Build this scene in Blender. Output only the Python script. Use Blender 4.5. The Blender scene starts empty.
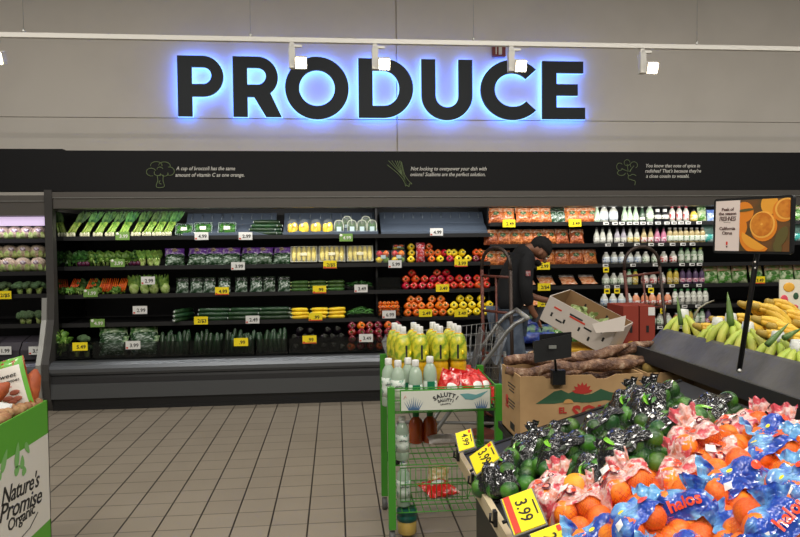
import bpy, math, random
from math import sin, cos, pi, radians, sqrt, atan, atan2
from mathutils import Vector, Matrix, Euler, noise
random.seed(7)
scene = bpy.context.scene
COL = scene.collection

# ------------------------------------------------------------------ camera
FPX, CAMZ = 682.0, 1.52
yaw, pit, rol = radians(5.36), radians(1.92), radians(.58)
fw = Vector((sin(yaw)*cos(pit), cos(yaw)*cos(pit), -sin(pit)))
r0 = Vector((cos(yaw), -sin(yaw), 0)); u0 = r0.cross(fw)
RV = r0*cos(rol) - u0*sin(rol); UV_ = u0*cos(rol) + r0*sin(rol)
cam = bpy.data.cameras.new('camera'); camo = bpy.data.objects.new('camera', cam); COL.objects.link(camo)
cam.sensor_width = 36; cam.lens = FPX/800*36; cam.clip_start = .05; cam.clip_end = 100
camo.matrix_world = Matrix.Translation((0, 0, CAMZ)) @ Matrix((RV, UV_, -fw)).transposed().to_4x4()
scene.camera = camo
vs = scene.view_settings
vs.view_transform = 'Standard'; vs.look = 'None'; vs.gamma = 1; vs.use_curve_mapping = False; vs.exposure = 0.0

# ------------------------------------------------------------------ world and big lights
w = bpy.data.worlds.new('world'); scene.world = w; w.use_nodes = True
w.node_tree.nodes['Background'].inputs[0].default_value = (1, .95, .88, 1)
w.node_tree.nodes['Background'].inputs[1].default_value = .17
def area(name, loc, sx, sy, power, col=(1, .95, .87), rot=(0, 0, 0)):
    l = bpy.data.lights.new(name, 'AREA'); l.shape = 'RECTANGLE'; l.size = sx; l.size_y = sy
    l.energy = power; l.color = col
    o = bpy.data.objects.new(name, l); COL.objects.link(o); o.location = loc; o.rotation_euler = rot
    return o
for i, (x, y, p) in enumerate([(-3, 1.2, 85), (1, 1.2, 85), (5, 1.2, 85), (-3, 4.2, 45), (1.2, 4.2, 45), (5.2, 4.2, 45),
                               (-2, -2.2, 190), (2, -2.2, 190)]):
    area('ceiling_strip_light', (x, y, 4.7), 2.8, .25, p)

# ------------------------------------------------------------------ pixel <-> world
def ray(px, py):
    return fw + RV*((px-400)/FPX) + UV_*((268.5-py)/FPX)
def at(px, py, Y=None, Z=None, X=None):
    d = ray(px, py)
    t = Y/d.y if Y is not None else ((Z-CAMZ)/d.z if Z is not None else X/d.x)
    return Vector((0, 0, CAMZ)) + d*t
def XX(px, Y, z):
    k = (px-400)/FPX; h = z-CAMZ
    return (k*(Y*fw.y+h*fw.z) - (Y*RV.y+h*RV.z))/(RV.x-k*fw.x)
def ZZ(py, X, Y):
    k = (268.5-py)/FPX
    return CAMZ + (k*(X*fw.x+Y*fw.y) - (X*UV_.x+Y*UV_.y))/(UV_.z-k*fw.z)

# ------------------------------------------------------------------ materials
MATS = {}
def lin(c):
    return tuple(((v/255)/12.92 if v/255 <= .04045 else (((v/255)+.055)/1.055)**2.4) for v in c[:3]) + (1,)
def mat(name, rgb, rough=.5, metal=0, c2=None, ns=20, nt='noise', lo=.4, hi=.6, c3=None, bump=0, bs=60, rand=0,
        emit=0, alpha=1, coat=0, trans=0, spec=.5, stretch=None, sss=0):
    if name in MATS: return MATS[name]
    m = bpy.data.materials.new(name); m.use_nodes = True; MATS[name] = m
    nt_ = m.node_tree; N = nt_.nodes; L = nt_.links; b = N['Principled BSDF']
    b.inputs['Roughness'].default_value = rough; b.inputs['Metallic'].default_value = metal
    b.inputs['Specular IOR Level'].default_value = spec
    b.inputs['Alpha'].default_value = alpha; b.inputs['Coat Weight'].default_value = coat
    b.inputs['Transmission Weight'].default_value = trans
    base = lin(rgb); b.inputs['Base Color'].default_value = base
    tc = N.new('ShaderNodeTexCoord'); out = None; vec = tc.outputs['Object']
    if stretch:
        mp = N.new('ShaderNodeMapping'); mp.inputs['Scale'].default_value = stretch; L.new(vec, mp.inputs[0]); vec = mp.outputs[0]
    if c2 is not None:
        if nt == 'noise':
            t = N.new('ShaderNodeTexNoise'); t.inputs['Scale'].default_value = ns; t.inputs['Detail'].default_value = 3; o = t.outputs[0]
        elif nt == 'voro':
            t = N.new('ShaderNodeTexVoronoi'); t.inputs['Scale'].default_value = ns; o = t.outputs['Distance']
        else:
            t = N.new('ShaderNodeTexWave'); t.inputs['Scale'].default_value = ns; t.inputs['Distortion'].default_value = 2; o = t.outputs[1]
        L.new(vec, t.inputs['Vector'])
        cr = N.new('ShaderNodeValToRGB'); L.new(o, cr.inputs[0])
        cr.color_ramp.elements[0].position = lo; cr.color_ramp.elements[0].color = base
        cr.color_ramp.elements[1].position = hi; cr.color_ramp.elements[1].color = lin(c2)
        if c3 is not None:
            e = cr.color_ramp.elements.new(min(1, hi+(hi-lo))); e.color = lin(c3)
        out = cr.outputs[0]
    if rand:
        oi = N.new('ShaderNodeObjectInfo'); hs = N.new('ShaderNodeHueSaturation')
        mr = N.new('ShaderNodeMapRange'); mr.inputs[3].default_value = 1-rand; mr.inputs[4].default_value = 1+rand
        L.new(oi.outputs['Random'], mr.inputs[0]); L.new(mr.outputs[0], hs.inputs['Value'])
        mr2 = N.new('ShaderNodeMapRange'); mr2.inputs[3].default_value = .5-rand*.06; mr2.inputs[4].default_value = .5+rand*.06
        L.new(oi.outputs['Random'], mr2.inputs[0]); L.new(mr2.outputs[0], hs.inputs['Hue'])
        if out: L.new(out, hs.inputs['Color'])
        else: hs.inputs['Color'].default_value = base
        out = hs.outputs[0]
    if out: L.new(out, b.inputs['Base Color'])
    if emit:
        b.inputs['Emission Color'].default_value = base; b.inputs['Emission Strength'].default_value = emit
    if bump:
        n2 = N.new('ShaderNodeTexNoise'); n2.inputs['Scale'].default_value = bs; n2.inputs['Detail'].default_value = 2
        L.new(vec, n2.inputs['Vector'])
        bp = N.new('ShaderNodeBump'); bp.inputs['Strength'].default_value = min(1, bump); bp.inputs['Distance'].default_value = .01*max(1, bump)
        L.new(n2.outputs[0], bp.inputs['Height']); L.new(bp.outputs[0], b.inputs['Normal'])
    return m
def mnodes(m): return m.node_tree.nodes, m.node_tree.links, m.node_tree.nodes['Principled BSDF']
def mth(N, L, op, a, b=None):
    n = N.new('ShaderNodeMath'); n.operation = op
    for i, v in enumerate((a, b)):
        if v is None: continue
        if isinstance(v, (int, float)): n.inputs[i].default_value = v
        else: L.new(v, n.inputs[i])
    return n.outputs[0]

BLK = mat('black_plastic', (13, 13, 14), .45)
DGR = mat('dark_grey_plastic', (38, 38, 40), .5)
BINM = mat('smoked_bin_plastic', (22, 24, 23), .2, alpha=.38)
CANOPY = mat('canopy_grey_metal', (100, 96, 91), .42, .3)
BUMP = mat('bumper_grey_metal', (104, 108, 113), .3, .6)
PANELG = mat('lower_panel_grey', (84, 86, 88), .4, .4)
STEEL = mat('brushed_steel', (190, 190, 185), .35, .8)
LINER = mat('blue_grey_liner', (74, 84, 98), .4)
WHITEP = mat('white_plastic', (225, 222, 214), .4)
INK = mat('ink_black', (22, 22, 22), .6)
CHALK = mat('chalk_white_print', (215, 213, 205), .8)
CHALKG = mat('chalk_green_print', (112, 128, 88), .8)
CREAM = mat('cream_paper', (226, 222, 206), .6)
def film(name, rgb, a=.25): return mat(name, rgb, .12, 0, alpha=a, coat=.5, bump=.5, bs=45)
CLEAR = film('clear_film', (225, 232, 228), .07)

# ------------------------------------------------------------------ mesh builder
class MB:
    def __init__(s): s.v = []; s.f = []; s.m = []; s.sm = []; s.uv = None
    def add(s, vs_, fs, mi=0, smooth=True, M=None):
        b = len(s.v)
        s.v += [tuple(M @ Vector(p)) for p in vs_] if M is not None else [tuple(p) for p in vs_]
        for f in fs: s.f.append(tuple(i+b for i in f)); s.m.append(mi); s.sm.append(smooth)
        return s
    def box(s, c, d, mi=0, M=None):
        x, y, z = (k/2 for k in d)
        vv = [(c[0]+i*x, c[1]+j*y, c[2]+k*z) for i in (-1, 1) for j in (-1, 1) for k in (-1, 1)]
        return s.add(vv, [(0,1,3,2),(4,6,7,5),(0,4,5,1),(2,3,7,6),(0,2,6,4),(1,5,7,3)], mi, False, M)
    def tube(s, pts, r, n=8, mi=0, cap=True, M=None):
        pts = [Vector(p) for p in pts]; k = len(pts)
        rr = r if isinstance(r, (list, tuple)) else [r]*k
        vv = []; t0 = (pts[1]-pts[0]).normalized()
        up = Vector((0, 0, 1)) if abs(t0.z) < .9 else Vector((1, 0, 0))
        a = t0.cross(up).normalized()
        for i, p in enumerate(pts):
            t = (pts[min(i+1, k-1)]-pts[max(i-1, 0)])
            if t.length < 1e-9: t = t0
            t = t.normalized(); a = (a - t*a.dot(t)); a = a.normalized() if a.length > 1e-6 else t.orthogonal().normalized()
            b = t.cross(a)
            for j in range(n): vv.append(p + (a*cos(2*pi*j/n)+b*sin(2*pi*j/n))*rr[i])
        ff = [(i*n+j, i*n+(j+1)%n, (i+1)*n+(j+1)%n, (i+1)*n+j) for i in range(k-1) for j in range(n)]
        if cap: ff += [tuple(range(n-1, -1, -1)), tuple(range((k-1)*n, k*n))]
        return s.add(vv, ff, mi, True, M)
    def lathe(s, prof, n=16, mi=0, M=None, c=(0, 0, 0), sx=1, sy=1):
        k = len(prof)
        vv = [(c[0]+r*cos(2*pi*j/n)*sx, c[1]+r*sin(2*pi*j/n)*sy, c[2]+z) for r, z in prof for j in range(n)]
        ff = [(i*n+j, i*n+(j+1)%n, (i+1)*n+(j+1)%n, (i+1)*n+j) for i in range(k-1) for j in range(n)]
        ff += [tuple(range(n-1, -1, -1)), tuple(range((k-1)*n, k*n))]
        return s.add(vv, ff, mi, True, M)
    def ell(s, c, r, nu=12, nv=8, mi=0, fn=None, M=None):
        if isinstance(r, (int, float)): r = (r, r, r)
        vv = []; 
        for i in range(nv+1):
            th = pi*i/nv
            for j in range(nu):
                ph = 2*pi*j/nu; d = Vector((sin(th)*cos(ph), sin(th)*sin(ph), cos(th)))
                k = fn(d) if fn else 1
                vv.append((c[0]+d.x*r[0]*k, c[1]+d.y*r[1]*k, c[2]+d.z*r[2]*k))
        ff = [(i*nu+j, (i+1)*nu+j, (i+1)*nu+(j+1)%nu, i*nu+(j+1)%nu) for i in range(nv) for j in range(nu)]
        return s.add(vv, ff, mi, True, M)
    def grid(s, fn, nu, nv, mi=0, M=None, smooth=True):
        vv = [fn(i/nu, j/nv) for j in range(nv+1) for i in range(nu+1)]
        ff = [(j*(nu+1)+i, j*(nu+1)+i+1, (j+1)*(nu+1)+i+1, (j+1)*(nu+1)+i) for j in range(nv) for i in range(nu)]
        return s.add(vv, ff, mi, smooth, M)
    def prism(s, poly, x0, x1, axis='x', mi=0):
        n = len(poly)
        mk = {'x': lambda a, p: (a, p[0], p[1]), 'y': lambda a, p: (p[0], a, p[1]), 'z': lambda a, p: (p[0], p[1], a)}[axis]
        vv = [mk(x0, p) for p in poly]+[mk(x1, p) for p in poly]
        ff = [tuple(range(n)), tuple(range(2*n-1, n-1, -1))]+[(i, i+n, (i+1) % n+n, (i+1) % n) for i in range(n)]
        return s.add(vv, ff, mi, False)
    def merge(s, me, M=None, mi=0):
        return s.add([v.co for v in me.vertices], [tuple(p.vertices) for p in me.polygons], mi, False, M)
    def build(s, name, m, parent=None, solid=0, uvs=None):
        me = bpy.data.meshes.new(name); me.from_pydata(s.v, [], s.f)
        for x in (m if isinstance(m, (list, tuple)) else [m]): me.materials.append(x)
        for p, mi, sm in zip(me.polygons, s.m, s.sm): p.material_index = mi; p.use_smooth = sm
        if uvs:
            ul = me.uv_layers.new(name='UVMap')
            for lp in me.loops: ul.data[lp.index].uv = uvs[lp.vertex_index]
        me.update()
        o = bpy.data.objects.new(name, me); COL.objects.link(o)
        if parent: o.parent = parent
        if solid:
            md = o.modifiers.new('thickness', 'SOLIDIFY'); md.thickness = solid
        return o

def tag(o, label=None, cat=None, group=None, kind=None):
    for k, v in (('label', label), ('category', cat), ('group', group), ('kind', kind)):
        if v: o[k] = v
    return o
def struct(o): o['kind'] = 'structure'; return o
def empty(name, loc=(0, 0, 0), rot=(0, 0, 0)):
    o = bpy.data.objects.new(name, None); COL.objects.link(o); o.location = loc; o.rotation_euler = rot; o.empty_display_size = .1
    return o
def copy_tree(o, parent=None):
    c = o.copy(); COL.objects.link(c)
    if parent: c.parent = parent
    for ch in list(o.children): copy_tree(ch, c)
    return c
PROTO = {}
def inst(key, fn, loc, rot=(0, 0, 0), sc=1, label='', cat='', group=None):
    if key in PROTO: o = copy_tree(PROTO[key])
    else: o = fn(); PROTO[key] = o
    o.location = loc
    o.rotation_euler = rot if not isinstance(rot, Matrix) else rot.to_euler()
    o.scale = (sc, sc, sc) if isinstance(sc, (int, float)) else sc
    for k in ('label', 'category', 'group'):
        if k in o: del o[k]
    return tag(o, label, cat, group)
def bbox_part(o): return o
NUM = ['', 'first', 'second', 'third', 'fourth', 'fifth', 'sixth', 'seventh', 'eighth', 'ninth', 'tenth', 'eleventh', 'twelfth', 'thirteenth',
       'fourteenth', 'fifteenth', 'sixteenth', 'seventeenth', 'eighteenth', 'nineteenth', 'twentieth', 'twenty-first', 'twenty-second']
def od(i, n):
    if n == 1: return ''
    if i == 0: return 'leftmost '
    if i == n-1: return 'rightmost '
    return NUM[i+1]+' from left '
def row(key, fn, pxs, Y, z, desc, where, cat, group, rot=(0, 0, 0), sc=1, jz=0, jr=0, dz=0):
    res = []
    for i, px in enumerate(pxs):
        x = XX(px, Y, z+.06)
        rr = (rot[0], rot[1], rot[2]+random.uniform(-jr, jr))
        res.append(inst(key, fn, (x, Y, z+dz), rr, sc, (desc+', '+od(i, len(pxs))+where).replace('  ', ' '), cat, group if len(pxs) > 1 else None))
    return res

# ------------------------------------------------------------------ text and outlines
TXT = {}
def text_mesh(body, size, shear=0, bold=0, ext=.0008, align='CENTER', sp=1):
    k = (body, size, shear, bold, ext, align, sp)
    if k in TXT: return TXT[k]
    c = bpy.data.curves.new('lettering', 'FONT'); c.body = body; c.size = size; c.shear = shear; c.offset = bold*size
    c.extrude = ext; c.align_x = align; c.align_y = 'CENTER'; c.resolution_u = 2; c.space_character = sp
    o = bpy.data.objects.new('lettering', c); COL.objects.link(o)
    bpy.context.view_layer.update()
    me = bpy.data.meshes.new_from_object(o.evaluated_get(bpy.context.evaluated_depsgraph_get()))
    bpy.data.objects.remove(o); TXT[k] = me; me.name = 'lettering'
    return me
def text_obj(name, body, size, m, loc, rot=(pi/2, 0, 0), parent=None, **kw):
    me = text_mesh(body, size, **kw)
    if not me.materials or me.materials[0] != m:
        if me.materials: me = me.copy(); me.materials.clear()
        me.materials.append(m)
    o = bpy.data.objects.new(name, me); COL.objects.link(o); o.location = loc; o.rotation_euler = rot
    if parent: o.parent = parent
    return o
def outline(name, loops, depth, m, parent=None, off=0):
    c = bpy.data.curves.new(name, 'CURVE'); c.dimensions = '2D'; c.fill_mode = 'BOTH'; c.extrude = depth/2; c.offset = off
    for lp in loops:
        s = c.splines.new('POLY'); s.points.add(len(lp)-1); s.use_cyclic_u = True
        for p, q in zip(s.points, lp): p.co = (q[0], q[1], 0, 1)
    o = bpy.data.objects.new(name, c); COL.objects.link(o); bpy.context.view_layer.update()
    me = bpy.data.meshes.new_from_object(o.evaluated_get(bpy.context.evaluated_depsgraph_get()))
    bpy.data.objects.remove(o); me.name = name; me.materials.clear(); me.materials.append(m)
    o = bpy.data.objects.new(name, me); COL.objects.link(o)
    if parent: o.parent = parent
    return o
def arc(cx, cy, rx, ry, a0, a1, n=20):
    return [(cx+rx*cos(radians(a0+(a1-a0)*i/n)), cy+ry*sin(radians(a0+(a1-a0)*i/n))) for i in range(n+1)]

# ================================================================== STRUCTURE
def floor_mat():
    m = mat('quarry_floor_tile', (136, 122, 104), .42); N, L, b = mnodes(m)
    tc = N.new('ShaderNodeTexCoord'); sx = N.new('ShaderNodeSeparateXYZ'); L.new(tc.outputs['Object'], sx.inputs[0])
    T = .2030
    fx = mth(N, L, 'DIVIDE', mth(N, L, 'SUBTRACT', sx.outputs[0], .031), T); fy = mth(N, L, 'DIVIDE', mth(N, L, 'SUBTRACT', sx.outputs[1], 3.727), T*.985)
    def line(f, g):
        fr = mth(N, L, 'FRACT', mth(N, L, 'ADD', f, 100.5)); d = mth(N, L, 'ABSOLUTE', mth(N, L, 'SUBTRACT', fr, .5))
        mr = N.new('ShaderNodeMapRange'); mr.inputs[1].default_value = g*.6; mr.inputs[2].default_value = g; mr.inputs[3].default_value = 1; mr.inputs[4].default_value = 0
        L.new(d, mr.inputs[0]); return mr.outputs[0]
    lx = line(fx, .028); ly = mth(N, L, 'MULTIPLY', line(fy, .028), .62)
    g = mth(N, L, 'MAXIMUM', lx, ly)
    cb = N.new('ShaderNodeCombineXYZ'); L.new(mth(N, L, 'FLOOR', mth(N, L, 'ADD', fx, 0)), cb.inputs[0]); L.new(mth(N, L, 'FLOOR', fy), cb.inputs[1])
    wn = N.new('ShaderNodeTexWhiteNoise'); L.new(cb.outputs[0], wn.inputs[0])
    ns = N.new('ShaderNodeTexNoise'); ns.inputs['Scale'].default_value = 3; L.new(tc.outputs['Object'], ns.inputs['Vector'])
    v = mth(N, L, 'ADD', mth(N, L, 'MULTIPLY', wn.outputs['Value'], .12), mth(N, L, 'MULTIPLY', ns.outputs[0], .25))
    mx = N.new('ShaderNodeMix'); mx.data_type = 'RGBA'; L.new(v, mx.inputs[0]); mx.inputs[6].default_value = lin((149, 139, 124)); mx.inputs[7].default_value = lin((102, 93, 81))
    m2 = N.new('ShaderNodeMix'); m2.data_type = 'RGBA'; L.new(g, m2.inputs[0]); L.new(mx.outputs[2], m2.inputs[6]); m2.inputs[7].default_value = lin((38, 31, 26))
    L.new(m2.outputs[2], b.inputs['Base Color'])
    bp = N.new('ShaderNodeBump'); bp.inputs['Strength'].default_value = .3; bp.inputs['Distance'].default_value = .003; bp.invert = True
    L.new(g, bp.inputs['Height']); L.new(bp.outputs[0], b.inputs['Normal'])
    return m
struct(MB().box((1, 3.5, -.05), (14, 12, .1)).build('floor', floor_mat()))
WALL = mat('painted_wall_panel', (228, 221, 210), .75, c2=(223, 216, 205), ns=1.5)
WALLU = WALL
SEAM = mat('wall_seam_shadow_gap', (120, 116, 110), .8)
wl = MB(); zs = 2.935
wl.box((-2.65, 7.85, 1.475), (6.71, .14, 2.95)); wl.box((4.37, 7.85, 1.475), (7.30, .14, 2.95))
wl.box((-2.65, 7.845, 3.986), (6.71, .14, 2.06)); wl.box((4.37, 7.845, 3.986), (7.30, .14, 2.06))
wl.box((1, 7.87, 2.5), (14, .12, 5))
struct(wl.build('wall_back', WALL))

# ================================================================== FASCIA WITH CHALK TEXT
FASC = mat('fascia_black_panel', (19, 19, 21), .6, spec=.25)
def drawing(name, strokes, cx, cz, s, parent, r=.0035):
    mb = MB()
    for st in strokes:
        pts = [(cx+(x-.5)*s, -.006, cz+(y-.5)*s) for x, y in st]
        mb.tube(pts, r, 5)
    return mb.build(name, CHALKG, parent)
def spl(pts, n=6):
    out = []
    for i in range(len(pts)-1):
        p0 = pts[max(i-1, 0)]; p1 = pts[i]; p2 = pts[i+1]; p3 = pts[min(i+2, len(pts)-1)]
        for k in range(n):
            t = k/n
            out.append(tuple(.5*((2*b)+(-a+c)*t+(2*a-5*b+4*c-d)*t*t+(-a+3*b-3*c+d)*t**3) for a, b, c, d in zip(p0, p1, p2, p3)))
    return out+[tuple(pts[-1])]
fa = empty('fascia_panel', (0, 6.75, 0)); tag(fa, 'long black header panel with chalk drawings above the refrigerated cases', 'header panel')
MB().box((1.97, .04, 2.256), (9.06, .08, .392)).build('panel', FASC, fa)
def ftext(lines, px, pys, size, px1):
    for t, py in zip(lines, pys):
        p = at(px, py, Y=6.745)
        o = text_obj('slogan', t, size, CHALK, (p.x, -.002, p.z), (pi/2, 0, 0), fa, shear=.25, bold=.010, align='LEFT', sp=1.0)
        wdt = o.dimensions.x or 1
        goal = at(px1, py, Y=6.745).x-p.x
        if t == max(lines, key=len): ftext.k = goal/wdt
        o.scale = (ftext.k, 1, 1)
ftext.k = .9
ftext(['amount of vitamin C as one orange.'], 175, [175], .052, 244); ftext.k *= .98
k0 = ftext.k
o = text_obj('slogan', 'A cup of broccoli has the same', .052, CHALK, (at(176, 168.5, Y=6.745).x, -.002, at(176, 168.5, Y=6.745).z), (pi/2, 0, 0), fa, shear=.25, bold=.010, align='LEFT', sp=1.0); o.scale = (k0, 1, 1)
ftext(['onions? Scallions are the perfect solution.'], 410, [174.5], .052, 485); k0 = ftext.k
o = text_obj('slogan', 'Not looking to overpower your dish with', .052, CHALK, (at(410.5, 168.5, Y=6.745).x, -.002, at(410, 168.8, Y=6.745).z), (pi/2, 0, 0), fa, shear=.25, bold=.010, align='LEFT', sp=1.0); o.scale = (k0, 1, 1)
ftext(["radishes? That's because they're"], 645, [171], .05, 701); k0 = ftext.k
for t, x, y in (('You know that note of spice in', 645.5, 165.8), ('a close cousin to wasabi.', 646, 176.2)):
    p = at(x, y, Y=6.745)
    o = text_obj('slogan', t, .05, CHALK, (p.x, -.002, p.z), (pi/2, 0, 0), fa, shear=.25, bold=.010, align='LEFT', sp=1.0); o.scale = (k0, 1, 1)
p = at(160, 173.5, Y=6.745)
cloud = [arc(.2, .55, .17, .14, 20, 290, 8), arc(.38, .78, .2, .14, -10, 190, 8), arc(.66, .78, .2, .13, -20, 180, 8), arc(.84, .58, .16, .15, -120, 110, 8),
         arc(.42, .52, .12, .1, 150, 340, 6), arc(.66, .5, .12, .1, 200, 380, 6), arc(.5, .66, .1, .07, 0, 200, 5)]
stem = [spl([(.4, .44), (.42, .25), (.36, .04), (.5, 0), (.64, .05), (.6, .25), (.62, .45)]), spl([(.5, .25), (.46, .18), (.54, .12)]), spl([(.5, .4), (.52, .5)])]
drawing('broccoli_drawing', cloud+stem, p.x, p.z, .27, fa)
p = at(399.5, 173, Y=6.745)
sc_ = [spl([(.78, .1), (.62, .38), (x, .95)]) for x in (.1, .22, .34, .42, .5)]+[spl([(.78, .1), (.66, .4), (.55, .93)]), spl([(.9, .14), (.7, .42), (.58, .9)]), spl([(.7, .12), (.5, .42), (.05, .8)])]
sc_ += [spl([(.7, .12), (.72, .02), (.76, .06), (.84, .0), (.86, .1), (.95, .1), (.9, .16)]), spl([(.58, .4), (.68, .36)])]
drawing('scallion_drawing', sc_, p.x, p.z, .27, fa, .003)
p = at(627, 171, Y=6.745)
ra = [arc(.5, .85, .13, .13, 0, 330, 10), arc(.8, .75, .16, .14, -60, 220, 10), arc(.18, .68, .14, .16, 40, 330, 10), arc(.25, .42, .18, .11, 90, 350, 10),
      spl([(.55, .5), (.5, .8)]), spl([(.6, .48), (.8, .72)]), spl([(.56, .48), (.25, .6)]), spl([(.62, .46), (.7, .6)]), spl([(.5, .42), (.6, .3), (.75, .36), (.9, .3)]),
      spl([(.56, .34), (.56, .18), (.72, .12), (.86, .06), (.84, -.1)])]
drawing('radish_drawing', ra, p.x, p.z, .24, fa, .003)
fb = MB().box((0, .04, 0), (3, .08, .40)).build('fascia_panel', FASC); fb.location = (-4.06, 6.752, 2.266)
tag(fb, 'plain black header panel at far left, slightly higher than the long one', 'header panel')

# ================================================================== PRODUCE SIGN
LET = mat('charcoal_letter_face', (36, 42, 48), .45, spec=.3)
LEDM = mat('blue_halo_led', (70, 120, 255), .5, emit=15)
LEDW = mat('white_halo_edge_glow', (150, 205, 255), .5, emit=1.8)  # glowing rim put in as the bright border of the letter halo
def glyphs():
    t = .232; G = {}
    def bowl(w, b=.33, R=.335):
        return [(0, 1)]+arc(w-R, 1-R, R, R, 90, -90, 18)
    G['P'] = (.75, [[(0, 0)]+bowl(.75)+[(t, .33), (t, 0)], [(t, .535)]+[(t, .815)]+arc(.75-.335, .675, .14, .14, 90, -90, 12)])
    G['R'] = (.79, [[(0, 0)]+[(0, 1)]+arc(.735-.335, .665, .335, .335, 90, -52, 16)+[(.79, 0), (.53, 0), (.34, .33), (t, .33), (t, 0)],
                    [(t, .535), (t, .815)]+arc(.735-.335, .675, .14, .14, 90, -90, 12)])
    G['O'] = (1.04, [arc(.52, .49, .52, .522, 0, 352.5, 47), arc(.52, .49, .292, .30, 0, 352.5, 47)])
    G['D'] = (.905, [[(0, 0), (0, 1)]+arc(.405, .5, .5, .5, 90, -90, 26), [(t, .2), (t, .8)]+arc(.405, .5, .27, .3, 90, -90, 20)])
    G['U'] = (.84, [[(0, 1)]+arc(.42, .385, .42, .415, 180, 360, 26)+[(.84, 1), (.61, 1)]+arc(.42, .385, .19, .2, 360, 180, 16)+[(.23, 1)]])
    G['C'] = (.92, [arc(.52, .495, .52, .515, 43, 317, 38)+arc(.52, .495, .292, .29, 318, 42, 30)])
    G['E'] = (.70, [[(0, 0), (0, 1), (.67, 1), (.67, .8), (t, .8), (t, .605), (.58, .605), (.58, .41), (t, .41), (t, .2), (.70, .2), (.70, 0)]])
    return G
GL = glyphs(); zb, zt = 2.955, 3.612
for i, (ch, a, b) in enumerate([('P', 177.5, 223.4), ('R', 232.9, 281.3), ('O', 285, 348.7), ('D', 358.5, 413.2), ('U', 421.5, 472.4), ('C', 480.6, 536), ('E', 542.3, 585)]):
    x0 = XX(a, 7.68, 3.3); x1 = XX(b, 7.68, 3.3); wdt, loops = GL[ch]
    xs = [p[0] for p in loops[0]]; wr = max(xs)-min(xs)
    H_ = zt-zb; sx = (x1-x0)/wr
    root = empty('sign_letter', (x0, 7.722, zb))
    tag(root, 'dark backlit capital letter %s glowing blue on the back wall' % ch, 'sign letter')
    LP = [[(p[0]*sx, p[1]*H_) for p in lp] for lp in loops]
    o = outline('letter_body', LP, .035, LET, root); o.rotation_euler = (pi/2, 0, 0); o.location = (0, -.03, 0)
    o = outline('halo_edge_glow', LP, .008, LEDW, root, off=.006); o.rotation_euler = (pi/2, 0, 0); o.location = (0, -.008, 0)
    o = outline('led_backlight', LP, .006, LEDM, root, off=-.022); o.rotation_euler = (pi/2, 0, 0); o.location = (0, 0, 0)
    st = MB(); cx = (x1-x0)*.1; sz = (.49 if ch in 'OC' else (.9 if ch == 'U' else .1))*H_
    st.tube([(cx, -.003, sz), (cx, .052, sz)], .008, 6)
    st.build('standoff', DGR, root)
# fire alarm on the wall
fp = at(498.5, 51, Y=7.74)
fr = MB().box((0, -.025, 0), (.15, .05, .13)).build('fire_alarm_strobe', mat('alarm_red', (120, 22, 22), .4)); fr.location = (fp.x, 7.76, fp.z)
tag(fr, 'small red fire alarm strobe on the wall above the letter C', 'fire alarm')
MB().box((.012, -.056, 0), (.035, .014, .1)).build('strobe_lens', WHITEP, fr)
MB().box((-.035, -.053, 0), (.012, .005, .09)).build('fire_lettering', WHITEP, fr)

# ================================================================== TRACK LIGHTING
tr = empty('light_track', (0, 5.6, 0)); tag(tr, 'long white lighting track hanging across the aisle', 'light track')
def trz(x): return 3.178+(x+2.565)*.004
mb = MB()
mb.prism([(-.02, -.018), (.02, -.018), (.02, .018), (-.02, .018)], -3.3, 5.2); rl = mb.build('rail', WHITEP, tr); rl.location = (0, 0, 3.18)
for px in (94.5/4, 250.5, 473.5, 697):
    x = XX(px, 5.6, 3.2)
    wr_ = MB().tube([(x, 0, 3.23), (x, 0, 4.8)], .0022, 5).lathe([(.012, 3.198), (.012, 3.215), (.006, 3.235)], 8, c=(x, 0, 0)).build('hanging_wire', STEEL, tr)
GLOW = mat('spot_lamp_face', (255, 238, 205), .5, emit=30)
def spot():
    r = empty('track_spotlight'); 
    b = MB().box((.0, 0, -.022), (.035, .03, .04)).box((.035, 0, -.03), (.09, .03, .018)).build('track_adapter', WHITEP, r)
    MB().box((0, 0, -.125), (.05, .06, .17)).build('driver_box', mat('spot_white_paint', (205, 203, 196), .5), r)
    M = Matrix.Translation((.072, -.02, -.165)) @ Matrix.Rotation(radians(22), 4, 'X')
    h = MB(); h.box((0, .005, 0), (.094, .075, .094), M=M); h.tube([(-.055, 0.01, 0), (-.04, .01, 0)], .012, 8, M=M); h.build('lamp_head', mat('spot_white_paint', (205, 203, 196), .5), r)
    f = MB(); f.box((0, -.035, 0), (.078, .006, .078), M=M); f.build('lamp_lens', GLOW, r)
    return r
SPX = [-11, 292, 375, 511, 642]
for i, px in enumerate(SPX):
    x = XX(px, 5.6, 3.1)
    inst('spot', spot, (x, 5.6, 3.18-.018+.002), label='white square-bodied spotlight on the hanging track, '+['at the far left edge', 'over letter O of the sign', 'over letter D of the sign', 'over letter C of the sign', 'right of the whole lettered sign'][i], cat='spotlight', group='spotlights on the track')

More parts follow.
